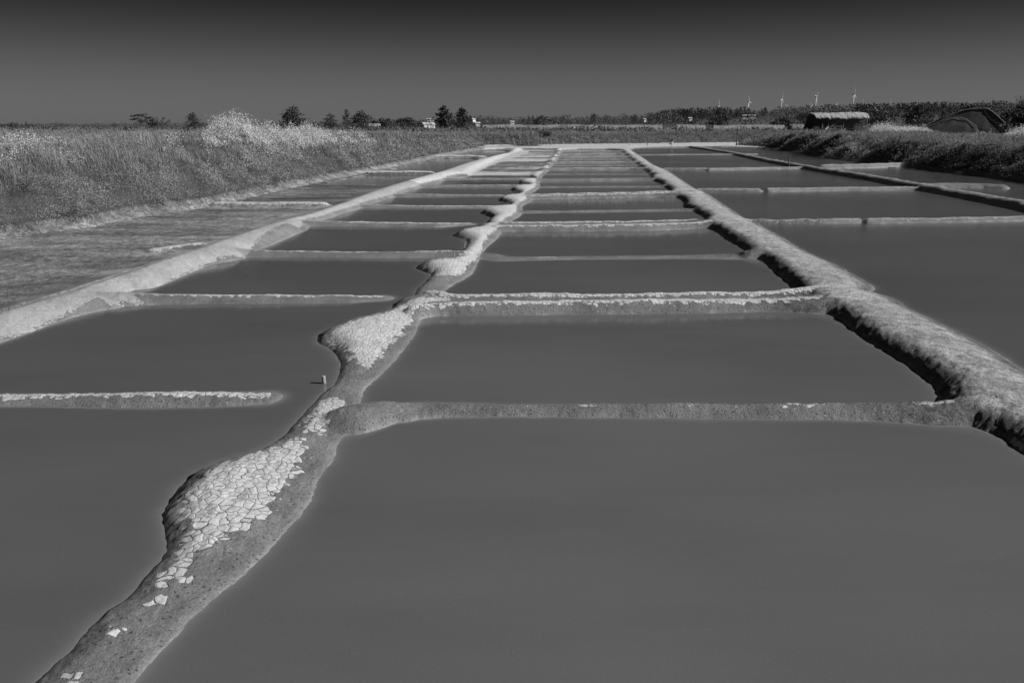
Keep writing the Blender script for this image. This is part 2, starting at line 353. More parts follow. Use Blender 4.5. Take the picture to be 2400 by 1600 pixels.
MAXD = 14.0
def terrain(X, Y, full=False):
    X = np.asarray(X, float); Y = np.asarray(Y, float)
    wob = fbm(X * 5, Y * 5, 5, 3) * .05 + fbm(X * 22, Y * 22, 9, 2) * .012
    near = Y < 130
    dW = np.full(X.shape, 3.0); gx = np.zeros(X.shape); gy = np.zeros(X.shape)
    ds_ = []
    for P in (P_RC, P_LW, P_RW, P_LD, P_FWL):
        d, ax, ay = poly_sdf(X, Y, P, 2.0, True); ds_.append(d)
        m = d < dW
        dW = np.where(m, d, dW); gx = np.where(m, ax, gx); gy = np.where(m, ay, gy)
    dRC, dLW, dRW, dLD = ds_[:4]
    dF = poly_sdf(X, Y, P_F, MAXD)
    dwn = dW + wob
    # height of banks between the pans
    dAxis = dRC + dRW            # the right bank lies between these two
    Hm = .125 + .05 * sstep((Y - 9) / 6)
    bank = sstep((1.95 - np.maximum(dRW, 0)) / .7) * (dRC < 2.6) * (X > 0)
    lb = sstep((1.6 - np.maximum(dLD, 0)) / 1.0)
    Hm = Hm + .05 * lb
    k = .40 - .08 * sstep((Y - 9) / 6)
    land = Hm * np.tanh(np.maximum(dwn, 0) / k)
    # the right bank: steep towards the pans, long and gentle towards the reserve on its right
    lump = 1 + .25 * fbm(X * 1.1, Y * 1.1, 15, 2)
    landR = .165 * lump * np.tanh(np.maximum(dRC + wob * 1.2, 0) / .19) * np.tanh(np.maximum(dRW + wob, 0) / .5)
    land = land * (1 - bank) + landR * bank
    mid = (dLW < 1.9) & (dRC < 1.9) & (bank < .5)
    landM = .125 * np.tanh(np.maximum(dLW + wob, 0) / .17) * np.tanh(np.maximum(dRC + wob, 0) / .55)
    land = np.where(mid, landM + .05 * sstep((Y - 9) / 6) * np.tanh(np.maximum(dwn, 0) / .25), land)
    under = -.16 * np.tanh(np.maximum(-dwn, 0) / .55) - .004
    z = np.where(dwn > 0, land, under)
    # left strip: dried floor with puddles, water in the far half
    fl = .02 + fbm(X * .5, Y * .9, 31, 3) * .07 + fbm(X * 4, Y * 4, 8, 3) * .02
    fl = fl - .10 * sstep((Y - 29.5) / 3) + .02 * sstep((22 - Y) / 6)
    edge = sstep(-dLD / .5)
    z = np.where(dLD < 0, fl * edge + .05 * (1 - edge) + 0 * z, z)
    # dry far left pans
    dDL = poly_sdf(X, Y, P_DL, 2.0)
    strip = fbm(X * .16, Y * .62, 44, 4)
    zdl = .035 + .05 * strip + fbm(X * 3, Y * 3, 3, 2) * .03
    eD = sstep(-dDL / .5)
    z = z * (1 - eD) + zdl * eD
    dry = np.full(X.shape, -.5)
    # ridges
    for c in CAPS:
        P = c['P']; w = c['w']; pad = w * 3.0
        lo = P[:, :2].min(0) - pad; hi = P[:, :2].max(0) + pad
        idx = np.nonzero((X > lo[0]) & (X < hi[0]) & (Y > lo[1]) & (Y < hi[1]))[0]
        if len(idx) == 0: continue
        xs, ys = X[idx], Y[idx]
        best = np.full(xs.shape, 1e9); hh = np.zeros(xs.shape); vx = np.zeros(xs.shape); vy = np.zeros(xs.shape)
        for i in range(len(P) - 1):
            a, b = P[i], P[i + 1]
            ex, ey = b[0] - a[0], b[1] - a[1]; L = ex * ex + ey * ey + 1e-12
            px = xs - a[0]; py = ys - a[1]
            t = np.clip((px * ex + py * ey) / L, 0, 1)
            qx = px - t * ex; qy = py - t * ey; d = qx * qx + qy * qy; m = d < best
            best = np.where(m, d, best); hh = np.where(m, a[2] + t * (b[2] - a[2]), hh)
            vx = np.where(m, qx, vx); vy = np.where(m, qy, vy)
        d = np.sqrt(best)
        ww = w * (1 + .34 * fbm(xs * 1.3, ys * 1.3, 71, 3) )
        if c.get('ext', (0, 0))[0]:
            fl = 1.5 * np.exp(-(np.hypot(xs - P[1][0], ys - P[1][1]) / .5) ** 1.5)
            if c['ext'][1]: fl = fl + 1.2 * np.exp(-(np.hypot(xs - P[-3][0], ys - P[-3][1]) / .5) ** 1.5)
            ww = ww * (1 + .8 * fl * min(1, .17 / w))
        hh = hh * (1 + .35 * fbm(xs * 2.1, ys * 2.1, 72, 3))
        de = d + wob[idx] * .6
        prof = hh * (1 - (de / ww) ** c['p'])
        prof = np.maximum(prof, -.22)
        kk = .03
        z0 = z[idx]
        hmix = np.clip(.5 + .5 * (prof - z0) / kk, 0, 1)
        zz = z0 * (1 - hmix) + prof * hmix + kk * hmix * (1 - hmix) * (prof > -.1)
        z[idx] = np.where(prof > -.2, zz, z0)
        if c['dry'] > -2:
            # plates lie on the crest and a little to the far side
            vy2 = vy - .24 * w
            dd = c['dry'] * w - np.sqrt(vx * vx + vy2 * vy2)
            if c['dry'] == -1 and c['p'] == 2.0: dd = np.minimum((fbm(xs * 1.6, ys * 1.6, 88, 2) - .17) * .5, .35 * w - np.sqrt(vx * vx + (vy - .25 * w) ** 2))
            m = dd > dry[idx]
            dm = np.maximum(d, 1e-4)
            dry[idx] = np.where(m, dd, dry[idx])
            g0, g1 = gx[idx], gy[idx]
            gx[idx] = np.where(m, -vx / dm, g0); gy[idx] = np.where(m, -vy / dm, g1)
    # dry plates elsewhere
    def adddry(v, ax, ay):
        nonlocal dry, gx, gy
        m = v > dry
        dry = np.where(m, v, dry); gx = np.where(m, ax, gx); gy = np.where(m, ay, gy)
    for P in P_DMID + P_DR + [P_DA]:
        d, ax, ay = poly_sdf(X, Y, P, .5, True)
        adddry(-d, -ax, -ay)
    far = (Y > 17.0) & ~((dLD < 1.6) & (dLW < .10)) & (dDL > 0) & (dRW > 1.2) & (dF < -1.0)
    v = np.where(far, dwn - .10 - .05 * (dRC < dW + .01), -9)
    adddry(v, gx, gy)
    v = np.where((dLD < 1.6) & (dLD > -.1) & (Y > 12) & (dF < -1.0), np.minimum(np.minimum(dwn - .10, dLW - .34 + .24 * sstep((Y - 17) / 8)), .3), -9)
    adddry(v, gx, gy)
    v = np.where(dDL < 0, strip * 1.6 + .02 + fbm(X * 2, Y * 1, 45, 2) * .3, -9)
    adddry(v, gx, gy)
    # berm at the far end of the works
    berm = sstep((Y - 74) / 4) * (dF < 0)
    v = np.where(berm > .5, dwn - .2, -9)
    adddry(v, gx, gy)
    # grassy banks round the works
    side = sstep((-X - 1) / 4)
    rt_ = sstep((X - 12) / 6) * sstep((84 - Y) / 10)
    Hg = 1.02 + side * (.30 * sstep((85 - Y) / 20) + .26 * sstep((66 - Y) / 32)) + rt_ * .26
    wd = 2.9 + fbm(X * .25, Y * .25, 60, 2) * (1.6 + 1.6 * rt_) + .4 * side - rt_ * .8
    g = np.clip(dF / wd, 0, 1)
    hg = Hg * (g ** .75) * (1 - .12 * g) / .88
    hg = hg * (1 + (.22 + .38 * rt_) * fbm(X * .42, Y * .42, 61, 3) * sstep(dF / 1.2)) + .42 * fbm(X * 1.25 + Y * .3, Y * 1.0, 62, 3) * sstep(dF / .5) * sstep((5.5 - dF) / 2)
    back = sstep((dF - 8) / 6)
    hg = hg * (1 - back) + (.95 + .12 * fbm(X * .05, Y * .05, 63, 2)) * back
    z = np.where(dF > 0, np.maximum(z * (1 - sstep(dF / .3)), .03) * (1 - sstep(dF / .6)) + hg, z)
    far_m = Y > 300
    z = np.where(far_m, hill_z(X, Y) * 1.0, z)
    if not full: return z, dF
    clod = fbm(X * 26, Y * 26, 80, 3) + .7 * fbm(X * 9, Y * 9, 81, 2)
    onland = sstep((z + .005) / .03) * (dF < .3)
    z = z + .05 * np.exp(-((dF + .2) / .25) ** 2) * fbm(X * 4, Y * 4, 83, 3) * (X < 0)
    z = z + onland * clod * np.where(bank > .5, .024, .017) * sstep((40 - Y) / 20)
    return dict(z=z, dF=dF, dry=dry, gx=gx, gy=gy, dW=dwn, bank=bank * (dF < 0), dLD=dLD, dDL=dDL, dRW=dRW, dLW=dLW)

# ------------------------------------------------------------------ mesh plumbing
def set_attr(me, name, arr, kind='FLOAT'):
    a = me.attributes.new(name, kind, 'POINT')
    if kind == 'FLOAT': a.data.foreach_set('value', np.ascontiguousarray(arr, np.float32))
    else: a.data.foreach_set('vector', np.ascontiguousarray(arr, np.float32).ravel())
def make_mesh(name, V, F, mat=None, smooth=False, attrs=None):
    """V (n,3); F (m,k) index array of equal-sided faces"""
    me = bpy.data.meshes.new(name)
    V = np.ascontiguousarray(V, np.float32); F = np.ascontiguousarray(F, np.int32)
    me.vertices.add(len(V)); me.vertices.foreach_set('co', V.ravel())
    me.loops.add(F.size); me.loops.foreach_set('vertex_index', F.ravel())
    me.polygons.add(len(F))
    me.polygons.foreach_set('loop_start', np.arange(0, F.size, F.shape[1], dtype=np.int32))
    me.polygons.foreach_set('loop_total', np.full(len(F), F.shape[1], np.int32))
    if smooth: me.polygons.foreach_set('use_smooth', np.ones(len(F), bool))
    for k, v in (attrs or {}).items():
        if v.ndim == 1: set_attr(me, k, v)
        else: set_attr(me, k, v, 'FLOAT_VECTOR')
    me.update(calc_edges=True)
    if mat: me.materials.append(mat)
    return me
def link(name, me, parent=None, loc=None):
    o = bpy.data.objects.new(name, me); COL.objects.link(o)
    if parent: o.parent = parent
    if loc is not None: o.location = loc
    return o
def tag(o, label=None, cat=None, group=None, kind=None):
    if label: o['label'] = label
    if cat: o['category'] = cat
    if group: o['group'] = group
    if kind: o['kind'] = kind
    return o

# ------------------------------------------------------------------ materials (all greys: the photograph is black and white)
class NT:
    def __init__(s, name):
        s.m = bpy.data.materials.new(name); s.m.use_nodes = True
        s.t = s.m.node_tree; s.t.nodes.clear()
        s.out = s.t.nodes.new('ShaderNodeOutputMaterial')
    def n(s, t, **kw):
        nd = s.t.nodes.new(t)
        for k, v in kw.items(): setattr(nd, k, v)
        return nd
    def l(s, a, b): s.t.links.new(a, b)
    def val(s, x, inp):
        if hasattr(x, 'default_value') or hasattr(x, 'links'): s.l(x, inp)
        else: inp.default_value = x
    def math(s, op, a, b=0.0, c=None, clamp=False):
        nd = s.n('ShaderNodeMath', operation=op, use_clamp=clamp)
        s.val(a, nd.inputs[0]); s.val(b, nd.inputs[1])
        if c is not None: s.val(c, nd.inputs[2])
        return nd.outputs[0]
    def ss(s, x, a, b, lo=0.0, hi=1.0):
        nd = s.n('ShaderNodeMapRange', interpolation_type='SMOOTHSTEP')
        s.val(x, nd.inputs[0]); nd.inputs[1].default_value = a; nd.inputs[2].default_value = b
        nd.inputs[3].default_value = lo; nd.inputs[4].default_value = hi
        return nd.outputs[0]
    def mix(s, f, a, b):
        nd = s.n('ShaderNodeMix', data_type='FLOAT')
        s.val(f, nd.inputs[0]); s.val(a, nd.inputs[2]); s.val(b, nd.inputs[3])
        return nd.outputs[0]
    def attr(s, name): return s.n('ShaderNodeAttribute', attribute_name=name)
    def noise(s, scale, detail=3, vec=None, rough=.55):
        nd = s.n('ShaderNodeTexNoise'); nd.inputs['Scale'].default_value = scale
        nd.inputs['Detail'].default_value = detail; nd.inputs['Roughness'].default_value = rough
        if vec is not None: s.l(vec, nd.inputs['Vector'])
        return nd.outputs['Fac']
    def grey(s, v):
        nd = s.n('ShaderNodeCombineColor')
        for i in range(3): s.val(v, nd.inputs[i])
        return nd.outputs[0]

def simple(name, alb, rough=.8, nscale=8.0, amp=.3, bump=.3, attr=None, bscale=None, spec=.2, trans=0):
    t = NT(name)
    tc = t.n('ShaderNodeTexCoord').outputs['Object']
    nz = t.noise(nscale, 4, tc)
    v = t.math('MULTIPLY', alb, t.ss(nz, .25, .75, 1 - amp, 1 + amp))
    if attr: v = t.math('MULTIPLY', v, t.attr(attr).outputs['Fac'])
    p = t.n('ShaderNodeBsdfPrincipled')
    t.l(t.grey(v), p.inputs['Base Color']); p.inputs['Roughness'].default_value = rough
    p.inputs['Specular IOR Level'].default_value = spec
    if bump:
        b = t.n('ShaderNodeBump'); b.inputs['Strength'].default_value = bump; b.inputs['Distance'].default_value = .05
        t.l(t.noise(bscale or nscale * 3, 3, tc), b.inputs['Height']); t.l(b.outputs[0], p.inputs['Normal'])
    if trans:
        tr = t.n('ShaderNodeBsdfTranslucent'); t.l(t.grey(v), tr.inputs[0])
        ms = t.n('ShaderNodeMixShader'); ms.inputs[0].default_value = trans
        t.l(p.outputs[0], ms.inputs[1]); t.l(tr.outputs[0], ms.inputs[2]); t.l(ms.outputs[0], t.out.inputs[0])
    else: t.l(p.outputs[0], t.out.inputs[0])
    return t.m

def ground_material():
    t = NT('mud')
    tc = t.n('ShaderNodeTexCoord').outputs['Object']
    sx = t.n('ShaderNodeSeparateXYZ'); t.l(tc, sx.inputs[0])
    flat = t.n('ShaderNodeCombineXYZ'); t.l(sx.outputs[0], flat.inputs[0]); t.l(sx.outputs[1], flat.inputs[1])
    # warped coordinates for the crack pattern
    wn_ = t.n('ShaderNodeTexNoise'); wn_.inputs['Scale'].default_value = 9; wn_.inputs['Detail'].default_value = 2
    t.l(flat.outputs[0], wn_.inputs['Vector'])
    sub = t.n('ShaderNodeVectorMath', operation='SUBTRACT'); t.l(wn_.outputs['Color'], sub.inputs[0]); sub.inputs[1].default_value = (.5, .5, .5)
    scl = t.n('ShaderNodeVectorMath', operation='SCALE'); t.l(sub.outputs[0], scl.inputs[0]); scl.inputs['Scale'].default_value = .075
    add = t.n('ShaderNodeVectorMath', operation='ADD'); t.l(flat.outputs[0], add.inputs[0]); t.l(scl.outputs[0], add.inputs[1])
    P = add.outputs[0]
    def vor(feature, scale):
        v = t.n('ShaderNodeTexVoronoi', feature=feature, voronoi_dimensions='2D'); v.inputs['Scale'].default_value = scale
        v.inputs['Randomness'].default_value = .8; t.l(P, v.inputs['Vector']); return v
    S = 18.5
    v1 = vor('F1', S); ve = vor('DISTANCE_TO_EDGE', S)
    dif = t.n('ShaderNodeVectorMath', operation='SUBTRACT'); t.l(v1.outputs['Position'], dif.inputs[0]); t.l(P, dif.inputs[1])
    ga = t.attr('gdry')
    dot = t.n('ShaderNodeVectorMath', operation='DOT_PRODUCT'); t.l(dif.outputs[0], dot.inputs[0]); t.l(ga.outputs['Vector'], dot.inputs[1])
    cr = t.n('ShaderNodeSeparateColor'); t.l(v1.outputs['Color'], cr.inputs[0])
    dry = t.attr('dry').outputs['Fac']
    rnd = t.math('MULTIPLY', t.math('SUBTRACT', cr.outputs[0], .5), .06)
    field = t.math('ADD', t.math('ADD', dry, dot.outputs['Value']), rnd)
    field = t.math('ADD', field, t.ss(ve.outputs['Distance'], .0, .22, -.022, 0.0))
    plate = t.ss(field, -.004, .004)
    # cracks: a little wider between wide plates
    cw = t.ss(ve.outputs['Distance'], .008, .06)
    fin = t.attr('fin').outputs['Fac']
    fine = vor('DISTANCE_TO_EDGE', 46.0)
    fine2 = vor('DISTANCE_TO_EDGE', 29.0)
    finec = t.ss(fine.outputs['Distance'], .0, .08)
    n1 = t.noise(3.0, 4, flat.outputs[0]); n2 = t.noise(60, 4, flat.outputs[0], .7); n3 = t.noise(.5, 3, flat.outputs[0]); n4 = t.noise(220, 2, flat.outputs[0], .7)
    pal = t.math('MULTIPLY', .55, t.math('MULTIPLY', t.mix(cr.outputs[1], .90, 1.06), t.ss(n2, .2, .8, .86, 1.12)))
    pal = t.math('MULTIPLY', t.math('MULTIPLY', pal, t.attr('pla').outputs['Fac']), t.ss(n1, .3, .7, .9, 1.07))
    pal = t.math('MULTIPLY', pal, t.mix(fin, t.math('MULTIPLY', t.mix(cw, .10, 1.0), t.mix(t.ss(fine2.outputs['Distance'], .0, .05), .80, 1.0)), t.math('MULTIPLY', t.mix(finec, .55, 1.0), t.mix(cw, .52, .78))))
    base = t.attr('alb').outputs['Fac']
    cl0 = t.math('SUBTRACT', t.attr('clod').outputs['Fac'], .35, clamp=True)
    mud = t.math('MULTIPLY', base, t.math('MULTIPLY', t.ss(n2, .2, .8, .72, 1.3), t.ss(n1, .25, .75, .85, 1.15)))
    mud = t.math('MULTIPLY', mud, t.ss(n4, .22, .5, .72, 1.08))
    pv = vor('F1', 34.0); pc = t.n('ShaderNodeSeparateColor'); t.l(pv.outputs['Color'], pc.inputs[0])
    pit = t.math('MULTIPLY', t.ss(pv.outputs['Distance'], .30, .12), t.ss(t.math('ADD', pc.outputs[0], t.math('MULTIPLY', n1, .5)), .98, 1.05))
    mud = t.math('MULTIPLY', mud, t.mix(pit, 1.0, .38))
    crk = t.attr('crk').outputs['Fac']
    mud = t.math('MULTIPLY', mud, t.mix(crk, 1.0, t.math('MULTIPLY', t.mix(t.ss(ve.outputs['Distance'], .01, .07), .25, 1.0), t.mix(cr.outputs[1], .75, 1.25))))
    mot = t.noise(7, 5, flat.outputs[0], .7)
    mud = t.math('MULTIPLY', mud, t.mix(crk, 1.0, t.ss(mot, .3, .7, .55, 1.5)))
    rough_ = t.math('ADD', t.math('MULTIPLY', t.noise(38, 6, tc, .85), .6), t.math('MULTIPLY', t.noise(8, 4, tc, .7), .4))
    mud = t.math('MULTIPLY', mud, t.mix(t.math('MINIMUM', cl0, 1.0), 1.0, t.ss(rough_, .40, .56, .38, 1.22)))
    damp = t.noise(1.7, 4, flat.outputs[0], .6)
    mud = t.math('MULTIPLY', mud, t.ss(damp, .3, .7, .82, 1.14))
    # specks of salt and shell
    sp = t.n('ShaderNodeTexVoronoi', feature='F1', voronoi_dimensions='2D'); sp.inputs['Scale'].default_value = 14; t.l(flat.outputs[0], sp.inputs['Vector'])
    spc = t.n('ShaderNodeSeparateColor'); t.l(sp.outputs['Color'], spc.inputs[0])
    speck = t.math('MULTIPLY', t.ss(sp.outputs['Distance'], .10, .05), t.ss(spc.outputs[2], .93, .94))
    col = t.mix(plate, mud, pal)
    col = t.mix(t.math('MULTIPLY', speck, t.attr('spk').outputs['Fac']), col, .62)
    p = t.n('ShaderNodeBsdfPrincipled'); t.l(t.grey(col), p.inputs['Base Color'])
    wet = t.attr('wet').outputs['Fac']
    t.l(t.mix(plate, t.mix(wet, .85, .42), .9), p.inputs['Roughness']); p.inputs['Specular IOR Level'].default_value = .25
    # relief
    dome = t.math('POWER', t.ss(ve.outputs['Distance'], .0, .3), .6)
    hp = t.math('MULTIPLY', plate, t.math('ADD', t.math('MULTIPLY', dome, t.mix(fin, .0026, .0015)), t.math('MULTIPLY', cr.outputs[2], t.mix(fin, .0022, .001))))
    cl = t.attr('clod').outputs['Fac']
    hm = t.math('MULTIPLY', t.math('ADD', t.math('MULTIPLY', n2, .022), t.math('MULTIPLY', t.noise(26, 6, tc, .8), .075)), cl)
    hm2 = t.math('MULTIPLY', t.math('MULTIPLY', crk, t.ss(ve.outputs['Distance'], 0, .12)), .008)
    hh = t.math('ADD', t.math('ADD', hp, t.mix(plate, hm, t.math('MULTIPLY', hm, .25))), t.math('ADD', hm2, t.math('MULTIPLY', n4, .0018)))
    b = t.n('ShaderNodeBump'); b.inputs['Strength'].default_value = .9; b.inputs['Distance'].default_value = 1.0
    t.l(hh, b.inputs['Height']); t.l(b.outputs[0], p.inputs['Normal'])
    t.l(p.outputs[0], t.out.inputs[0])
    return t.m

def water_material():
    t = NT('turbid_water')
    tc = t.n('ShaderNodeTexCoord').outputs['Object']
    mp = t.n('ShaderNodeMapping'); mp.inputs['Scale'].default_value = (1, 1.6, 1); t.l(tc, mp.inputs[0])
    a = t.noise(9, 3, mp.outputs[0]); b_ = t.noise(45, 2, mp.outputs[0])
    big = t.noise(.16, 3, mp.outputs[0])
    wind = t.attr('wind').outputs['Fac']
    h = t.math('ADD', t.math('MULTIPLY', a, .0022), t.math('MULTIPLY', b_, .0009))
    h = t.math('MULTIPLY', h, t.mix(wind, .5, 1.5))
    bp = t.n('ShaderNodeBump'); bp.inputs['Strength'].default_value = 1; bp.inputs['Distance'].default_value = 1
    t.l(h, bp.inputs['Height'])
    gl = t.n('ShaderNodeBsdfGlossy'); gl.inputs['Color'].default_value = (.9, .9, .9, 1); gl.inputs['Roughness'].default_value = .05
    t.l(bp.outputs[0], gl.inputs['Normal']); t.l(t.mix(wind, .04, .17), gl.inputs['Roughness'])
    df = t.n('ShaderNodeBsdfDiffuse')
    fine = t.noise(70, 4, mp.outputs[0], .75); mp3 = t.n('ShaderNodeMapping'); mp3.inputs['Scale'].default_value = (.35, 1.5, 1); t.l(tc, mp3.inputs[0])
    mid = t.noise(.9, 5, mp3.outputs[0], .65)
    al = t.math('MULTIPLY', .112, t.math('MULTIPLY', t.ss(fine, .2, .8, .90, 1.1), t.math('MULTIPLY', t.ss(big, .3, .7, .9, 1.1), t.ss(mid, .28, .6, .945, 1.02))))
    al = t.math('MULTIPLY', al, t.attr('tone').outputs['Fac'])
    al = t.mix(t.attr('turb').outputs['Fac'], .20, al)
    t.l(t.grey(al), df.inputs['Color'])
    fr = t.n('ShaderNodeFresnel'); fr.inputs['IOR'].default_value = 1.33
    bp2 = t.n('ShaderNodeBump'); bp2.inputs['Strength'].default_value = .3; t.l(h, bp2.inputs['Height']); t.l(bp2.outputs[0], fr.inputs['Normal'])
    m2 = t.n('ShaderNodeMixShader'); t.l(fr.outputs[0], m2.inputs[0]); t.l(df.outputs[0], m2.inputs[1]); t.l(gl.outputs[0], m2.inputs[2])
    t.l(m2.outputs[0], t.out.inputs[0])
    return t.m

M_ground = ground_material()
M_water = water_material()
M_grass = simple('grass_blades', .30, .7, 3, .1, 0, attr='tone', trans=.3)
M_leaf = simple('dark_foliage', .055, .75, .8, .25, 0, attr='tone', trans=.15)
M_leafmid = simple('mid_foliage', .095, .75, .8, .25, 0, attr='tone', trans=.15)
M_bark = simple('bark', .09, .9, 4, .3, .4)
M_flower = simple('white_petals', .75, .7, 3, .05, 0, attr='tone', trans=.35)
M_white = simple('white_paint', .8, .5, 2, .04, 0)
M_wall = simple('whitewash', .62, .85, 3, .08, .1)
M_roof = simple('roof_tiles', .38, .85, 5, .15, .3)
M_dark = simple('dark_metal', .04, .5, 4, .1, 0)
M_wood = simple('weathered_timber', .13, .85, 5, .35, .4)
M_woodp = simple('pale_timber', .28, .8, 12, .3, .3)
M_thatch = simple('pale_thatch', .35, .95, 5, .35, .8)
M_tarp = simple('dark_matting', .05, .8, 6, .3, .6)
M_tarpedge = simple('tarpaulin_hem', .17, .6, 8, .2, .2)
M_plastic = simple('white_plastic', .7, .5, 6, .1, .05)

# ------------------------------------------------------------------ ground sheet
us = np.concatenate([-np.geomspace(2.4, .78, 40)[:-1], np.arange(-.78, .7801, .00235), np.geomspace(.78, 2.4, 40)[1:]])
rows = list(np.arange(-5, 2.2, .3)); y = 2.2
while y < 9000:
    rows.append(y)
    if y < 45: st = max(.02, min(.05, y * y * .0011))
    elif y < 105: st = .05 + (y - 45) * .0016
    elif y < 340: st = y * .012
    else: st = y * .03
    y += st
rows = np.array(rows)
U, YY = np.meshgrid(us, rows)
XX = U * np.maximum(YY + 1, 3.0)
X, Y = XX.ravel(), YY.ravel()
T = terrain(X, Y, True)
z, dF, dW = T['z'], T['dF'], T['dW']
nr, nc = U.shape
ii = np.arange((nr - 1) * nc).reshape(nr - 1, nc)[:, :-1].ravel()
F = np.stack([ii, ii + 1, ii + nc + 1, ii + nc], 1)
veg = sstep((dF + .12) / .25)
alb = .19 + .03 * sstep((dW - .02) / .2)
alb = alb + T['bank'] * .32 * sstep((dW - .08) / .22)
alb = np.where(T['dDL'] < 0, .17 + .12 * fbm(X * .6, Y * 1.2, 93, 3), alb)
alb = np.where(T['dLD'] < 0, .15 + .11 * np.clip(fbm(X * .35, Y * 1.6, 91, 3) * 3 + .1, -.5, .9) * sstep(-T['dLD'] / .1) + .10 * fbm(X * 2, Y * 5, 92, 3) + .05 * sstep((24 - Y) / 6), alb)
reed = sstep(.5 + fbm(X * .02, Y * .05, 77, 2) * 4) * ((Y > 120) & (Y < 330))
vegc = .11 + .04 * fbm(X * .8, Y * .8, 90, 3) + .14 * reed
vegc = np.where((Y < 110), .065, vegc)
vegc = np.where(Y > 330, .07, vegc)
alb = alb * (1 - veg) + vegc * veg
rim = np.exp(-((dF + .1) / .3) ** 2) * (X < 0)
alb = alb + rim * (.02 + .35 * fbm(X * 2.5, Y * 2.5, 19, 4))
wet = np.exp(-(np.maximum(z, 0) / .03) ** 2)
clodf = (.45 + 1.1 * T['bank']) * sstep(z / .03 + .3) * (1 - veg * .3)
fin = ((T['dLD'] < 1.6) & (X < -1.5) & (T['dLD'] > -.05) & (Y < 30)).astype(float)
ground_attrs = dict(fin=fin, dry=np.where(dF > -.05, -1, T['dry']), gdry=np.stack([T['gx'], T['gy'], 0 * X], 1), alb=alb, wet=wet, clod=clodf,
                    crk=((T['dLD'] < .7) & (X < -1.5) & (dF < .1) & (z > .0) & (T['dLW'] > 1.2)).astype(float), pla=1 - .42 * (T['dRW'] < .1) - .12 * fin, spk=((dF < 0) & (z > .01)).astype(float))
me = make_mesh('ground', np.stack([X, Y, z], 1), F, M_ground, True, ground_attrs)
gr = link('ground', me); tag(gr, kind='structure')

# water: level sheets wherever the ground dips below it
zq = z.reshape(nr, nc)
low = np.minimum(np.minimum(zq[:-1, :-1], zq[1:, :-1]), np.minimum(zq[:-1, 1:], zq[1:, 1:])).ravel() < .012
low &= (Y.reshape(nr, nc)[:-1, :-1].ravel() < 110)
Fw = F[low]
used = np.unique(Fw); remap = np.full(nr * nc, -1); remap[used] = np.arange(len(used))
depth = np.maximum(-z[used], 0)
wx, wy = X[used], Y[used]
turb = 1 - np.exp(-depth / .012)
dRWw = T['dRW'][used]
wind = (dRWw < 0).astype(float) * (.5 + .5 * sstep(.5 + 3 * fbm(wx * .12, wy * .2, 55, 2))) + .12
tone = np.where(dRWw < 0, .87, 1.0) * np.where(T['dLW'][used] < .1, .93, 1)
dkp = poly_sdf(wx, wy, Z([(1060, 430), (1215, 428), (1235, 403), (1065, 403)], 0, 0), .5)
tone = np.where(dkp < 0, .35, tone)
mew = make_mesh('water', np.stack([wx, wy, 0 * wx], 1), remap[Fw], M_water, True, dict(turb=turb, wind=wind, tone=tone))
wa = link('water', mew); tag(wa, kind='structure')
#@@END_TERRAIN
# ------------------------------------------------------------------ small-face vegetation
def px2x(px, Y):
    """sideways position of picture column px for a thing standing near the ground at distance Y"""
    return (px - CX) / FPX * (Y * CP + H * SP)
def ground_z(x, y):
    zz, _ = terrain(np.array([x]), np.array([y])); return float(zz[0])

def blades(name, bx, by, bz, h, w, lx, ly, tone, mat, simple_=False):
    """one triangle-strip blade per point"""
    n = len(bx); a = RNG.uniform(0, 2 * PI, n); cx, cy = np.cos(a) * w / 2, np.sin(a) * w / 2
    B = np.stack([bx, by, bz - .03], 1)
    side = np.stack([cx, cy, 0 * cx], 1)
    tip = B + np.stack([lx, ly, h], 1)
    if simple_:
        V = np.stack([B - side, B + side, tip], 1).reshape(-1, 3)
        i = np.arange(n) * 3; F = np.stack([i, i + 1, i + 2], 1); T_ = np.repeat(tone, 3)
    else:
        mid = B + np.stack([lx * .3, ly * .3, h * .6], 1)
        V = np.stack([B - side, B + side, mid + side * .7, mid - side * .7, tip], 1).reshape(-1, 3)
        i = np.arange(n) * 5
        F = np.concatenate([np.stack([i, i + 1, i + 2], 1), np.stack([i, i + 2, i + 3], 1), np.stack([i + 3, i + 2, i + 4], 1)])
        T_ = np.repeat(tone, 5)
    return make_mesh(name, V, F, mat, False, dict(tone=T_))

def quads(name, C, size, tone, mat, up=0.0):
    """one randomly turned leaf per centre point"""
    n = len(C)
    a = RNG.normal(size=(n, 3)); a[:, 2] += up; a /= np.linalg.norm(a, axis=1)[:, None]
    b = RNG.normal(size=(n, 3)); b -= (a * b).sum(1)[:, None] * a; b /= np.linalg.norm(b, axis=1)[:, None]
    c = np.cross(a, b)
    s = np.broadcast_to(size, (n,))[:, None]
    V = np.stack([C - b * s * .5, C + c * s * .32, C + b * s * .5, C - c * s * .32], 1).reshape(-1, 3)
    i = np.arange(n) * 4; F = np.stack([i, i + 1, i + 2, i + 3], 1)
    return make_mesh(name, V, F, mat, False, dict(tone=np.repeat(tone, 4)))

def scatter(n, y0, y1, u0=-.72, u1=.72, power=0.0):
    Yp = np.exp(RNG.uniform(math.log(y0), math.log(y1), n)); Up = RNG.uniform(u0, u1, n)
    return Up * (Yp + 1), Yp

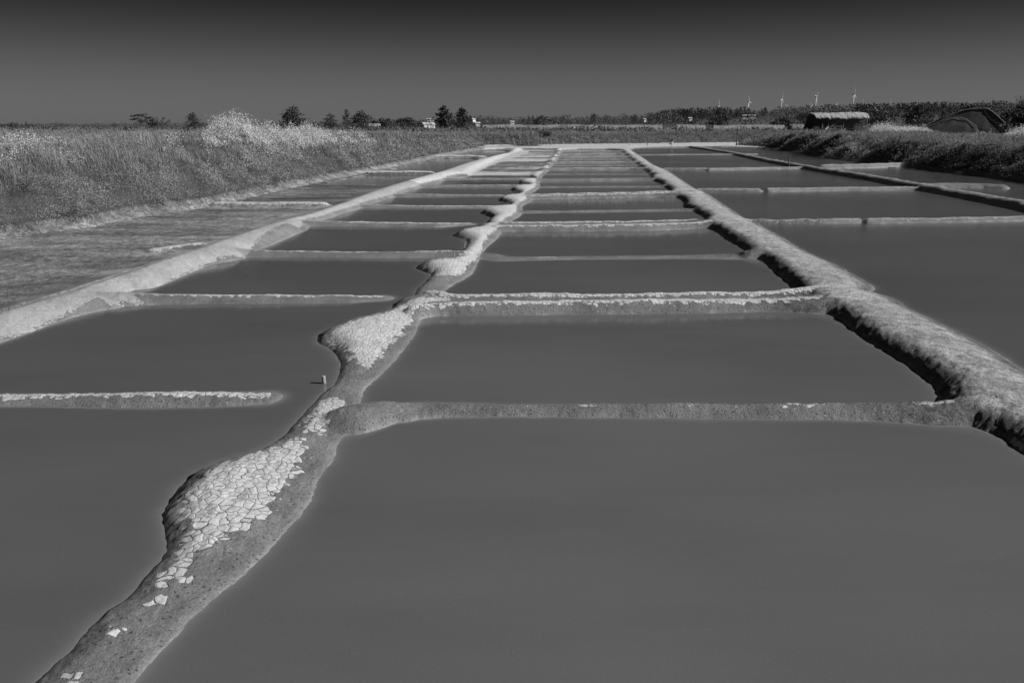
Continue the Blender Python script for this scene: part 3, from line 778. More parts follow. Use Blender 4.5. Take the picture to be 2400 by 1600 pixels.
# grass of the banks
x_, y_ = scatter(620000, 9.5, 112)
z_, d_ = terrain(x_, y_)
k = (d_ > -.10 + .3 * fbm(x_ * 1.5, y_ * 1.5, 19, 2)) & (d_ < 11)
x_, y_, z_, d_ = x_[k], y_[k], z_[k], d_[k]
right = x_ > 14
clump = fbm(x_ * 1.7 + y_ * .5, y_ * 1.3, 200, 4); big = fbm(x_ * .25, y_ * .25, 210, 2)
lowband = (d_ < 1.6 + 1.2 * big) & (y_ < 95)
tall = (~lowband) & (RNG.random(len(x_)) < .62 + clump * .9)
xs, ys, zs, ds = x_[tall], y_[tall], z_[tall], d_[tall]
n = len(xs); cl = clump[tall]
sc_ = np.clip(ys / 22, .8, 3.2)
hh = RNG.uniform(.18, .42, n) * (1 + cl * 1.1) * np.where(ds < .4, .6, 1) * np.where(ys > 78, 1.25, 1)
lx = RNG.normal(-.10, .09, n); ly = RNG.normal(0, .08, n)
tn = (.78 + .8 * cl + RNG.normal(0, .14, n)).clip(.2, 1.6) * np.where(ys > 78, .8, 1) * np.where(xs > 14, .8, 1.0)  # right bank blades toned darker: shade of its left-facing slope put into the colour
g1 = link('bank_grass', blades('bank_grass', xs, ys, zs, hh, .011 * sc_, lx, ly, tn, M_grass))
tag(g1, 'long dry grass leaning on the banks round the salt pans', 'grass', kind='stuff')
# low fleshy scrub at the foot of the banks
ls = ~tall
xs, ys, zs, ds = x_[ls], y_[ls], z_[ls], d_[ls]; cl = clump[ls]
k2 = RNG.random(len(xs)) < np.clip(.66 + 2.8 * cl, .2, 1)
xs, ys, zs, ds, cl = xs[k2], ys[k2], zs[k2], ds[k2], cl[k2]
rep = 5
xs, ys, zs, ds, cl = [np.repeat(v, rep) for v in (xs, ys, zs, ds, cl)]
n = len(xs)
mound = (.16 + .6 * np.clip(cl + .12, 0, 1)) * sstep(ds / .5 + .5)
C_ = np.stack([xs + RNG.normal(0, .06, n), ys + RNG.normal(0, .06, n), zs + RNG.uniform(.1, 1, n) ** .6 * mound], 1)
tn = (.86 + 1.1 * cl + RNG.normal(0, .13, n)).clip(.2, 1.7) * np.where(xs > 14, .9, 1.0)  # right bank scrub darkened in colour to deepen the shade on that slope
g2 = link('bank_scrub', quads('bank_scrub', C_, .034 * np.clip(ys / 22, .8, 3.4), tn, M_grass))
tag(g2, 'low leafy salt scrub along the foot of the banks', 'scrub', kind='stuff')

# grass of the open marsh beyond the banks
x_, y_ = scatter(150000, 60, 345)
z_, d_ = terrain(x_, y_)
k = d_ > 8; x_, y_, z_ = x_[k], y_[k], z_[k]
cl = fbm(x_ * .12, y_ * .05, 220, 3); n = len(x_)
hh = RNG.uniform(.15, .35, n) * (1 + cl) ; sc_ = y_ / 22
tn = (.62 + .5 * cl + RNG.normal(0, .13, n)).clip(.2, 1.3)
g3 = link('marsh_grass', blades('marsh_grass', x_, y_, z_, hh, .018 * sc_, RNG.normal(-.08, .1, n), RNG.normal(0, .08, n), tn, M_grass, True))
tag(g3, 'rough grass covering the flat marsh beyond the banks', 'grass', kind='stuff')

# pale reeds in strips
rx, ry, rt = [], [], []
for p0, p1, Yr, dep, cnt in ((1198, 1330, 205, 14, 6000), (1330, 1520, 190, 14, 8000), (1555, 1620, 200, 10, 2200), (1640, 1800, 205, 14, 6000), (1820, 1872, 150, 10, 2500), (2120, 2165, 150, 8, 2000), (1110, 1200, 240, 10, 2500)):
    p = RNG.uniform(p0, p1, cnt); yy = Yr + RNG.uniform(0, dep, cnt)
    rx.append(px2x(p, yy)); ry.append(yy); rt.append(np.full(cnt, 1.0))
rx, ry = np.concatenate(rx), np.concatenate(ry)
rz, _ = terrain(rx, ry); n = len(rx)
g4 = link('reeds', blades('reeds', rx, ry, rz, RNG.uniform(.7, 1.35, n) * (1 + .5 * fbm(rx * .2, ry * .2, 5, 2)), np.full(n, .13), RNG.normal(-.1, .12, n), RNG.normal(0, .1, n),
    RNG.uniform(1.2, 1.9, n), M_grass, True))
tag(g4, 'pale dry reeds standing in strips across the marsh', 'reeds', kind='stuff')

# white-flowering weeds
def flowers(name, label, groups):
    C, S, tn, st = [], [], [], []
    for p0, p1, Y0, Y1, d0, d1, h0, h1, cnt in groups:
        p = RNG.uniform(p0, p1, cnt * 6); yy = RNG.uniform(Y0, Y1, cnt * 6); xx = px2x(p, yy)
        zz, dd = terrain(xx, yy)
        k = (dd > d0) & (dd < d1); xx, yy, zz, p = xx[k][:cnt], yy[k][:cnt], zz[k][:cnt], p[k][:cnt]
        lump = vnoise(xx * 2.4, yy * 2.4, 300) ** 1.7
        mid = 1 - np.abs((p - (p0 + p1) / 2) / ((p1 - p0) / 2)) ** 3
        h = (h0 + (h1 - h0) * lump * RNG.uniform(.5, 1.1, len(xx))) * (.45 + .55 * mid)
        per = 8
        X3 = np.repeat(xx, per); Y3 = np.repeat(yy, per); Z3 = np.repeat(zz, per); H3 = np.repeat(h, per)
        r = .10 + .12 * H3
        C.append(np.stack([X3 + RNG.normal(0, 1, len(X3)) * r * .6, Y3 + RNG.normal(0, 1, len(X3)) * r * .6, Z3 + H3 * RNG.uniform(.45, 1.02, len(X3))], 1))
        S.append(np.full(len(X3), .037) * np.clip(Y3 / 26, 1, 3.4) * RNG.uniform(.6, 1.3, len(X3)))
        st.append(np.stack([xx, yy, zz, h], 1))
    C = np.concatenate(C); S = np.concatenate(S); st = np.concatenate(st)
    me = quads(name, C, S, RNG.uniform(.75, 1.1, len(C)), M_flower, 1.2)
    o = link(name, me); tag(o, label, 'wildflowers', kind='stuff')
    stm = blades('stems', st[:, 0], st[:, 1], st[:, 2], st[:, 3], .008 * np.clip(st[:, 1] / 20, 1, 4), RNG.normal(0, .06, len(st)), RNG.normal(0, .05, len(st)), RNG.uniform(.4, .9, len(st)), M_grass, True)
    s = link('stems', stm, o)
    return o
flowers('wildflowers', 'white flowering weeds on the crest of the left bank',
    [(482, 640, 25, 36, 2.2, 6, .15, 1.3, 3000), (525, 600, 25, 34, 2.4, 6, .3, 1.25, 500), (600, 700, 26, 38, 2.0, 6, .1, 1.0, 700), (650, 775, 28, 42, 2.0, 6, .15, 1.0, 1900), (770, 865, 35, 50, 1.8, 6, .1, .7, 500),
     (-20, 70, 17, 24, 2.5, 7, .1, .4, 260), (30, 115, 17, 25, 2.5, 7, .15, .55, 380), (110, 210, 18, 26, 2.2, 6, .1, .38, 380), (380, 430, 22, 30, 2.4, 6, .2, .5, 90),
     (-300, 0, 14, 24, 2.5, 7, .1, .4, 500), (560, 760, 24, 34, 1.0, 2.6, .1, .4, 450)])
flowers('wildflowers', 'white flowering weeds between the two salt sheds', [(1994, 2060, 104, 116, 5, 200, .5, 2.0, 900), (2040, 2138, 104, 118, 5, 200, .6, 1.3, 1400)])
flowers('wildflowers', 'sparse white flowering weeds on the slope of the right bank', [(1915, 1965, 42, 54, .5, 4, .3, .8, 240), (2120, 2155, 34, 44, 1.4, 5, .3, .7, 120), (2120, 2190, 34, 44, 2.6, 5, .2, .5, 60)])
flowers('wildflowers', 'white flowering bush at the right edge of the marsh', [(2305, 2480, 66, 80, 5, 200, .6, 1.9, 900)])

# ------------------------------------------------------------------ trees
def tube(V, F, p, q, r0, r1, sides=6):
    p, q = np.array(p, float), np.array(q, float); d = q - p; d /= np.linalg.norm(d) + 1e-9
    a = np.cross(d, (0, 0, 1.0)) if abs(d[2]) < .9 else np.cross(d, (1.0, 0, 0)); a /= np.linalg.norm(a); b = np.cross(d, a)
    n0 = len(V)
    for c, r in ((p, r0), (q, r1)):
        for i in range(sides):
            t = 2 * PI * i / sides; V.append(c + (a * math.cos(t) + b * math.sin(t)) * r)
    for i in range(sides):
        F.append((n0 + i, n0 + (i + 1) % sides, n0 + sides + (i + 1) % sides, n0 + sides + i))
    F.append(tuple(n0 + i for i in reversed(range(sides)))); F.append(tuple(n0 + sides + i for i in range(sides)))
def py_mesh(name, V, F, mat, smooth=False):
    me = bpy.data.meshes.new(name); me.from_pydata([tuple(v) for v in V], [], F)
    if smooth:
        for p in me.polygons: p.use_smooth = True
    me.materials.append(mat); me.update(); return me

def tree(name, label, cat, px, ytop, wpx, Y, style, mat, n=1100, dx=0.0, group=None, leaf=None, ybase=None):
    x = px2x(px, Y); z0 = ground_z(x, Y)
    hgt = (at(px, ytop, Y).z - z0) * 1.04; wid = wpx / FPX * Y * {'layer': 1.38, 'cone': 1.5, 'round': 1.22}.get(style, 1.15)
    root = bpy.data.objects.new(name, None); COL.objects.link(root); root.location = (x, Y, z0)
    tag(root, label, cat, group)
    R = np.random.default_rng(int(px * 7 + ytop))
    blobs = []; V, F = [], []
    tr = max(.08, hgt * .035)
    if style == 'umbrella':
        tube(V, F, (0, 0, -.3), (wid * dx * .4, 0, hgt * .45), tr, tr * .7)
        for i in range(9):
            a = i / 8 * 2 - 1; ex = a * wid * .42 + wid * dx; ez = hgt * (.66 + .24 * (1 - a * a) + R.uniform(-.06, .06))
            tube(V, F, (wid * dx * .4, 0, hgt * .43), (ex, R.uniform(-.2, .2) * wid, ez), tr * .5, tr * .15, 4)
            blobs.append((ex, R.uniform(-.25, .25) * wid, ez, wid * R.uniform(.10, .2), wid * .2, hgt * R.uniform(.05, .1)))
        blobs += [(wid * .05, 0, hgt * .5, wid * .26, wid * .25, hgt * .13), (-wid * .22, 0, hgt * .68, wid * .2, wid * .2, hgt * .05)]
    elif style == 'layer':
        tube(V, F, (0, 0, -.3), (0, 0, hgt * .9), tr, tr * .2)
        L = 13
        for i in range(L):
            t = (i + .5) / L; rad = wid * .5 * (math.sin(PI * min(1, .30 + t * .72)) ** .7)
            for s in range(4):
                a = R.uniform(0, 2 * PI); rr = rad * R.uniform(.55, 1.0); ez = hgt * (.1 + .86 * t) + R.uniform(-.02, .03) * hgt
                ex, ey = math.cos(a) * rr * .72, math.sin(a) * rr * .72
                tube(V, F, (0, 0, ez - hgt * .06), (ex, ey, ez), tr * .35, tr * .1, 4)
                blobs.append((ex, ey, ez, rr * .42, rr * .42, hgt * .036))
            blobs.append((0, 0, hgt * (.06 + .86 * t), rad * .62, rad * .62, hgt * .06))
    elif style == 'cone':
        tube(V, F, (0, 0, -.3), (0, 0, hgt * .95), tr, tr * .15)
        L = 12
        for i in range(L):
            t = (i + .3) / L; rad = wid * .5 * (1 - t) ** .75 * (1 if t > .12 else .85)
            for s in range(5):
                a = R.uniform(0, 2 * PI); rr = rad * R.uniform(.55, 1.05); ez = hgt * (.05 + .9 * t)
                for q in (.5, .8, 1.0):
                    blobs.append((math.cos(a) * rr * q * .95, math.sin(a) * rr * q * .95, ez + rr * .28 * q * q + R.uniform(-.1, .1), wid * .06 * (1.25 - q * .5) + .1, wid * .07, hgt * .03))
                tube(V, F, (0, 0, ez - hgt * .03), (math.cos(a) * rr * .8, math.sin(a) * rr * .8, ez + rr * .2), tr * .3, tr * .08, 4)
            blobs.append((0, 0, ez, rad * .62, rad * .62, hgt * .06))
        blobs.append((0, 0, hgt * .97, wid * .03, wid * .03, hgt * .05))
    elif style == 'spiky':
        for i in range(16):
            a = R.uniform(-1, 1); ex = a * wid * .48; ez = hgt * (1 - .45 * a * a) * R.uniform(.7, 1.02)
            ey = R.uniform(-.3, .3) * wid
            tube(V, F, (ex * .2, ey * .2, -.2), (ex, ey, ez * .95), tr * .5, tr * .12, 4)
            for q in (.45, .6, .75, .9, 1):
                blobs.append((ex * q, ey * q, ez * q, wid * .085 * (1.5 - q), wid * .1, hgt * .07))
        blobs.append((0, 0, hgt * .3, wid * .34, wid * .3, hgt * .3))
    elif style == 'open':
        tube(V, F, (0, 0, -.3), (0, 0, hgt * .4), tr, tr * .7)
        for i in range(12):
            a = R.uniform(0, 2 * PI); e = R.uniform(.1, 1.35); rr = wid * .45
            ex, ey, ez = math.cos(a) * math.cos(e) * rr, math.sin(a) * math.cos(e) * rr, hgt * .38 + math.sin(e) * hgt * .55
            tube(V, F, (0, 0, hgt * .3), (ex, ey, ez), tr * .5, tr * .12, 4)
            blobs.append((ex, ey, ez, wid * .12, wid * .12, hgt * .09)); blobs.append((ex * .7, ey * .7, ez * .85, wid * .13, wid * .13, hgt * .08))
    else:   # round bush
        tube(V, F, (0, 0, -.3), (0, 0, hgt * .5), tr, tr * .6)
        for i in range(15):
            a = R.uniform(0, 2 * PI); e = R.uniform(-.2, 1.45); q = R.uniform(.55, .8)
            ex, ey, ez = math.cos(a) * math.cos(e) * wid * .5 * q, math.sin(a) * math.cos(e) * wid * .5 * q, hgt * (.36 + math.sin(e) * .64 * q)
            tube(V, F, (0, 0, hgt * .2), (ex, ey, ez), tr * .4, tr * .1, 4)
            blobs.append((ex, ey, ez, wid * R.uniform(.12, .2), wid * .18, hgt * R.uniform(.1, .2)))
        blobs.append((0, 0, hgt * .33, wid * .36, wid * .34, hgt * .32))
    link('trunk', py_mesh('trunk', V, F, M_bark), root)
    B = np.array(blobs); vol = (B[:, 3] * B[:, 4] * B[:, 5]) ** .62; pr = vol / vol.sum()
    bi = R.choice(len(B), n, p=pr); d = R.normal(size=(n, 3)); d /= np.linalg.norm(d, axis=1)[:, None]
    rr = R.random(n) ** .42
    Cc = B[bi, :3] + d * B[bi, 3:] * rr[:, None] * R.uniform(.85, 1.2, n)[:, None]
    Cc[:, 2] = np.maximum(Cc[:, 2], .1)
    bt = R.uniform(.6, 1.5, len(B))[bi] * R.uniform(.8, 1.2, n)
    ls_ = leaf or max(.16, wid * .055)
    link('crown', quads('crown', Cc, ls_ * R.uniform(.6, 1.3, n), bt, mat), root)
    return root

tree('pine_tree', 'wind-bent flat-topped pine, leftmost tree beyond the left bank', 'tree', 326, 262, 36, 230, 'umbrella', M_leaf, dx=.05)
tree('pine_tree', 'low spiky dark pine just right of the flat-topped pine', 'tree', 365, 267, 46, 215, 'spiky', M_leaf)
tree('pine_tree', 'small upright open pine standing left of the white flowers', 'tree', 447, 256, 33, 225, 'layer', M_leaf)
tree('cypress_tree', 'large dark layered cypress behind the white flowers on the left', 'tree', 677, 242, 53, 215, 'layer', M_leaf, n=1700)
tree('pine_tree', 'short ragged pine between the large cypress and the pine clump', 'tree', 760, 258, 30, 225, 'layer', M_leaf)
tree('pine_tree', 'thin pointed pine with one long side branch in the clump', 'tree', 799, 251, 24, 225, 'cone', M_leaf)
tree('pine_tree', 'broad dark rounded pine at the right of the clump', 'tree', 833, 252, 46, 220, 'layer', M_leaf, n=1500)
tree('cypress_tree', 'tallest dark conical cypress beside the small white house', 'tree', 1020, 243, 48, 235, 'cone', M_leaf, n=1900)
tree('cypress_tree', 'second dark pointed cypress, right of the tallest one', 'tree', 1062, 248, 42, 240, 'cone', M_leaf, n=1600)
tree('thicket', 'dark low thicket directly left of the small white house', 'bush', 938, 271, 62, 260, 'round', M_leaf, n=1300)
tree('thicket', 'ragged dark thicket right of the broad rounded pine', 'bush', 882, 272, 52, 250, 'spiky', M_leaf, n=1200)
tree('oak_tree', 'wide dark spreading tree behind the pale reeds at the centre', 'tree', 1252, 267, 58, 250, 'round', M_leafmid, n=1700)
tree('flat_pine', 'small flat-topped pine rising above the wood right of centre', 'tree', 1364, 263, 16, 330, 'umbrella', M_leaf, n=500)
tree('shrub', 'round shrub on the far bank above the thin posts', 'bush', 1249, 300, 34, 90, 'round', M_leafmid, n=900)
tree('shrub', 'sparse shrub on the far bank, left of the round shrub', 'bush', 1214, 305, 24, 90, 'open', M_leafmid, n=420)
tree('holm_oak', 'very dark round tree under the leftmost wind turbines', 'tree', 1652, 264, 50, 280, 'round', M_leaf, n=1400)
tree('grove_tree', 'grey-green leafy tree at the left end of the pine ridge', 'tree', 1552, 252, 50, 420, 'open', M_leafmid, n=1300)
tree('holm_oak', 'dark bush at the foot of the wood right of the reeds', 'bush', 1588, 276, 26, 260, 'round', M_leaf, n=800)
tree('holm_oak', 'dark rounded bush just left of the wooden salt shed', 'bush', 1793, 267, 52, 240, 'round', M_leaf, n=1100)
tree('holm_oak', 'dark bush touching the left end of the wooden salt shed', 'bush', 1846, 256, 42, 190, 'round', M_leaf, n=1100)
tree('holm_oak', 'big dark tree behind the flowers between the two sheds', 'tree', 2106, 240, 62, 190, 'round', M_leaf, n=1900)
tree('thicket', 'dark thicket behind the right end of the wooden salt shed', 'bush', 2010, 254, 62, 180, 'round', M_leaf, n=1300)
tree('holm_oak', 'dark round tree on the slope behind the domed shed', 'tree', 2262, 241, 44, 230, 'round', M_leaf, n=1200)
tree('pine_tree', 'dark upswept pine standing above the skyline at the right', 'tree', 2333, 216, 38, 165, 'spiky', M_leaf, n=1100)
tree('thicket', 'dark thicket below the upswept pine at the right', 'bush', 2325, 242, 78, 160, 'round', M_leaf, n=1600)
tree('cypress_tree', 'large dark tree cut off by the right edge of the photo', 'tree', 2400, 220, 120, 150, 'layer', M_leaf, n=2200)
tree('low_bush', 'low dark bush beside the foot of the domed shed', 'bush', 2305, 284, 46, 105, 'round', M_leafmid, n=900)

# the wooded rise: one mass of crowns
cs, sz, tn, bc = [], [], [], []
cnt = 6500
p = RNG.uniform(-250, 3100, cnt); Yw = 350 + 570 * RNG.random(cnt) ** .7
rightm = np.clip((p - 1450) / 400, 0, 1)
keep = RNG.random(cnt) < np.where(p < 850, .5, .95)
p, Yw, rightm = p[keep], Yw[keep], rightm[keep]; cnt = len(p)
ph = RNG.uniform(-250, 1500, 1500); Yh = RNG.choice([190, 235, 280, 330, 370], 1500) + RNG.normal(0, 5, 1500); kh = vnoise(ph * .012, Yh * .05, 420) > .35
nh = int(kh.sum())
p = np.concatenate([p, ph[kh]]); Yw = np.concatenate([Yw, Yh[kh]]); rightm = np.concatenate([rightm, np.zeros(nh)]); cnt = len(p)
xw = px2x(p, Yw); zw = terrain(xw, Yw)[0]
ht = RNG.uniform(4.0, 7.5, cnt) * (.55 + .45 * rightm) * np.where(p < 850, .6, 1)
ht = np.where((Yw < 520) & (p > 1000), ht * .8, ht)
skyl = np.interp(p, [-3000, 0, 300, 480, 650, 850, 1000, 1110, 1300, 1480, 1540, 1650, 1750, 1850, 2000, 2200, 2352, 3000], [284, 284, 283, 280, 279, 275, 274, 270, 268, 265, 252, 247, 252, 246, 241, 238, 233, 230])
lim = H + (286 - skyl + 2.5) / FPX * Yw - zw
lim = lim - 3.5 / FPX * Yw
ht = np.clip(lim * RNG.uniform(.35, 1.0, cnt) * (1 + 1.1 * fbm(p * .035, Yw * .01, 410, 3)), 1.3, np.where(p < 850, 5, 9.0))
ht[-nh:] = RNG.uniform(.7, 1.9, nh)
pine = (fbm(p * .006, Yw * .004, 400, 2) > .05) | ((p > 1560) & (p < 1760) & (Yw > 600))
wr = ht * RNG.uniform(.5, .95, cnt) * np.where(pine, .6, 1)
q = 64
ci = np.repeat(np.arange(cnt), q); n = len(ci)
d = RNG.normal(size=(n, 3)); d /= np.linalg.norm(d, axis=1)[:, None]
r = RNG.random(n) ** .4
hz = RNG.random(n)
prof = np.where(pine[ci], 1.25 * (1 - hz) + .12, np.sqrt(np.maximum(1 - (2 * hz - 1) ** 2 * .95, .05)))
C_ = np.stack([xw[ci] + d[:, 0] * wr[ci] * r * prof, Yw[ci] + d[:, 1] * wr[ci] * r * prof, zw[ci] + ht[ci] * (.08 + .95 * hz)], 1)
tn = np.repeat(np.where(pine, RNG.uniform(.2, .5, cnt), RNG.uniform(.25, 1.7, cnt)), q) * RNG.uniform(.85, 1.15, n)
wd_ = link('woodland', quads('woodland', C_, np.repeat(ht, q) * .125 * RNG.uniform(.6, 1.3, n), tn, M_leafmid, .9))
tag(wd_, 'far-off wood of pines and oaks covering the low hill and horizon', 'woodland', kind='stuff')
# low scrub scattered over the marsh
x_, y_ = scatter(420, 120, 340); zz, dd = terrain(x_, y_)
kk = (dd > 12); x_, y_, zz = x_[kk], y_[kk], zz[kk]; cnt = len(x_); q = 26
w0 = RNG.uniform(.6, 2.6, cnt); h0 = RNG.uniform(.4, 1.0, cnt)
ci = np.repeat(np.arange(cnt), q); n = len(ci)
C_ = np.stack([x_[ci] + RNG.normal(0, .5, n) * w0[ci], y_[ci] + RNG.normal(0, .5, n) * w0[ci], zz[ci] + RNG.random(n) * h0[ci]], 1)
sb = link('marsh_scrub', quads('marsh_scrub', C_, .38 * RNG.uniform(.6, 1.3, n), RNG.uniform(.6, 1.4, n), M_leafmid))
tag(sb, 'low dark scrub dotted over the marsh', 'scrub', kind='stuff')

# ------------------------------------------------------------------ built things
def box(V, F, c, s, rz=0.0, rx=0.0, ry=0.0):
    M = Matrix.Rotation(rz, 3, 'Z') @ Matrix.Rotation(ry, 3, 'Y') @ Matrix.Rotation(rx, 3, 'X')
    n0 = len(V)
    for i in (-1, 1):
        for j in (-1, 1):
            for k_ in (-1, 1):
                V.append(np.array(M @ Vector((i * s[0] / 2, j * s[1] / 2, k_ * s[2] / 2))) + np.array(c))
    for f in ((0, 1, 3, 2), (4, 6, 7, 5), (0, 4, 5, 1), (2, 3, 7, 6), (0, 2, 6, 4), (1, 5, 7, 3)):
        F.append(tuple(n0 + i for i in f))
def empty(name, loc, rz=0.0):
    o = bpy.data.objects.new(name, None); COL.objects.link(o); o.location = loc; o.rotation_euler = (0, 0, rz); return o
def part(name, fn, mat, parent, smooth=False):
    V, F = [], []; fn(V, F); return link(name, py_mesh(name, V, F, mat, smooth), parent)
def lathe(V, F, prof, c=(0, 0, 0), sides=12):
    n0 = len(V)
    for r, z_ in prof:
        for i in range(sides):
            t = 2 * PI * i / sides; V.append(np.array((c[0] + r * math.cos(t), c[1] + r * math.sin(t), c[2] + z_)))
    for j in range(len(prof) - 1):
        for i in range(sides):
            F.append((n0 + j * sides + i, n0 + j * sides + (i + 1) % sides, n0 + (j + 1) * sides + (i + 1) % sides, n0 + (j + 1) * sides + i))
    F.append(tuple(n0 + i for i in reversed(range(sides)))); F.append(tuple(n0 + (len(prof) - 1) * sides + i for i in range(sides)))

# wind turbines
def turbine(label, px, py, blade_px, phase, blade_m=40.0):
    Yt = blade_m * FPX / blade_px
    hub = at(px, py, Yt); zb = float(hill_z(np.array([hub.x]), np.array([Yt]))[0]) - 2
    root = empty('wind_turbine', (hub.x, Yt, zb)); tag(root, label, 'wind turbine', 'wind turbines on the skyline')
    hz_ = hub.z - zb; yaw = math.radians(52)
    part('tower', lambda V, F: lathe(V, F, [(2.6, 0), (2.2, hz_ * .5), (1.5, hz_ - 1.5)], sides=16), M_white, root, True)
    def nac(V, F):
        n0 = len(V); L = [(-3.2, 1.2), (-2.6, 1.8), (0, 2.0), (5, 1.7), (7, .9)]
        for a_, r_ in L:
            for i in range(8):
                t = 2 * PI * (i + .5) / 8; V.append(np.array((r_ * math.cos(t), a_ + 1.0, hz_ + r_ * math.sin(t))))
        for j in range(len(L) - 1):
            for i in range(8): F.append((n0 + j * 8 + i, n0 + j * 8 + (i + 1) % 8, n0 + (j + 1) * 8 + (i + 1) % 8, n0 + (j + 1) * 8 + i))
        F.append(tuple(n0 + i for i in range(8))); F.append(tuple(n0 + 32 + i for i in reversed(range(8))))
    nc_ = part('nacelle', nac, M_dark, root); nc_.rotation_euler = (0, 0, yaw)
    def hubf(V, F): lathe(V, F, [(.2, -2.2), (1.2, -1.6), (1.7, 0), (1.7, 1.0)])
    hb = part('hub', hubf, M_white, root, True)
    Ry = Matrix.Rotation(yaw, 4, 'Z')
    off = Ry @ Vector((0, -3.6, 0))
    hb.matrix_local = Matrix.Translation(Vector((off.x, off.y, hz_))) @ Ry @ Matrix.Rotation(PI / 2, 4, 'X')
    for k_ in range(3):
        def bl(V, F):
            n0 = len(V); S = [(0, .7, .5), (.08, 1.0, .45), (.2, 1.75, .35), (.5, 1.2, .22), (.8, .75, .12), (1.0, .28, .06)]
            for t, ch, th in S:
                for a_, b_ in ((-ch * .35, -th), (ch * .65, -th * .4), (ch * .65, th * .4), (-ch * .35, th)):
                    V.append(np.array((a_ * 1.25, b_, t * blade_m)))
            for j in range(len(S) - 1):
                for i in range(4): F.append((n0 + j * 4 + i, n0 + j * 4 + (i + 1) % 4, n0 + (j + 1) * 4 + (i + 1) % 4, n0 + (j + 1) * 4 + i))
            F.append((n0 + 3, n0 + 2, n0 + 1, n0)); e_ = n0 + 4 * (len(S) - 1); F.append((e_, e_ + 1, e_ + 2, e_ + 3))
        b = part('blade', bl, M_white, root)
        ang = math.radians(phase + 120 * k_)
        b.matrix_local = Matrix.Translation(Vector((off.x, off.y, hz_))) @ Ry @ Matrix.Rotation(ang, 4, 'Y')
turbine('leftmost wind turbine, half hidden behind the pine ridge', 1650.8, 242.4, 13.4, -9)
turbine('white wind turbine with one blade pointing straight right', 1720, 234.6, 14, -26)
turbine('wind turbine with upright blade, middle of the five large ones', 1796, 227, 13.6, 12)
turbine('white wind turbine rising just left above the wooden shed', 1875, 222, 15, 40)
turbine('tallest wind turbine with one blade pointing straight up', 1962, 217, 17, 1)
turbine('small distant wind turbine right beside the middle large one', 1806.5, 245.6, 9, 58)
turbine('small distant wind turbine at the left of the one above the shed', 1862.4, 243, 11, -38)
turbine('small distant wind turbine low behind the wood above the shed', 1921, 241, 10.5, 33)
turbine('small distant wind turbine just right of the tallest one', 1981, 237.5, 11, -8)
turbine('faint distant wind turbine, rightmost on the skyline', 2045, 236, 11.5, 12)

# houses
def house(label, px, ybase, Y, L, W, Hw, Hr, rz, chimney=False, windows=True):
    x = px2x(px, Y); z0 = ground_z(x, Y) if ybase is None else at(px, ybase, Y).z
    root = empty('cottage', (x, Y, z0), rz); tag(root, label, 'house')
    def wl_(V, F):
        n0 = len(V)
        for X_ in (-L / 2, L / 2):
            for p_ in ((-W / 2, -1), (W / 2, -1), (W / 2, Hw), (0, Hw + Hr), (-W / 2, Hw)): V.append(np.array((X_, p_[0], p_[1])))
        F.append((n0 + 4, n0 + 3, n0 + 2, n0 + 1, n0)); F.append((n0 + 5, n0 + 6, n0 + 7, n0 + 8, n0 + 9))
        for i in range(5): F.append((n0 + i, n0 + (i + 1) % 5, n0 + 5 + (i + 1) % 5, n0 + 5 + i))
    part('wall', wl_, M_wall, root)
    def rf(V, F):
        a_ = math.atan2(Hr, W / 2); s = math.hypot(Hr, W / 2) + .35
        for sg in (-1, 1):
            box(V, F, (0, sg * (W / 4 + .12), Hw + Hr / 2 + .06), (L + .5, s, .14), 0, -sg * a_)
    rr_ = part('roof', rf, M_roof, root)
    if chimney: part('chimney', lambda V, F: box(V, F, (L * .25, 0, Hw + Hr + .6), (.2, .2, 1.5)), M_roof, rr_)
    if windows and Y < 300:
        for k_ in (-.25, .2):
            part('window', lambda V, F: box(V, F, (L * k_, -W / 2 - .03, Hw * .55), (.9, .08, .9)), M_dark, root)
    return root
h1 = house('small white house with long low roof left of the tall cypress', 983, None, 262, 4.0, 1.9, 1.15, .55, math.radians(38), True, False)
house('low grey hut just right of the pine clump', 854, None, 235, 4.4, 2.4, .7, .6, 0.0, False, False)
house('pale roofed house high behind the small white house', 989, 274.5, 420, 3.4, 2.0, .1, .3, .1)
house('white house partly hidden at the right of the two cypresses', 1086, 277, 420, 2.2, 2.0, .55, .45, .9)
house('white cottage low in the trees right of the cypresses', 1096, 285.5, 330, 2.0, 1.4, .35, .35, .5)
house('small white cottage among trees left of the spreading tree', 1176, 282.5, 400, 1.8, 1.5, .45, .35, .3)
house('tiny pale house in the wood above the centre of the reeds', 1480, 277, 440, 1.2, 1.0, .5, .3, .4)
house('long white building with flat pale roof in the wood below the turbines', 1717, 269.5, 425, 6.6, 2.4, .75, .3, .05)
house('small white house in bushes left of the very dark round tree', 1583, 274.5, 400, 1.6, 1.4, .45, .35, .4)
house('tiny white house on the slope behind the domed shed', 2338, 269, 240, 1.0, .9, .4, .25, .4)

# grassy low hut left of the wooden shed
def lowhut():
    Y = 190; x = px2x(1824, Y); z0 = ground_z(x, Y)
    r = empty('storage_hut', (x, Y, z0)); tag(r, 'low dark hut half sunk in grass left of the wooden salt shed', 'hut')
    part('wall', lambda V, F: box(V, F, (0, 0, .4), (2.7, 2.0, 1.2)), M_wood, r)
    part('roof', lambda V, F: (box(V, F, (0, -.62, 1.3), (3.1, 1.4, .1), 0, math.radians(24)), box(V, F, (0, .62, 1.3), (3.1, 1.4, .1), 0, math.radians(-24))), M_wood, r)
lowhut()

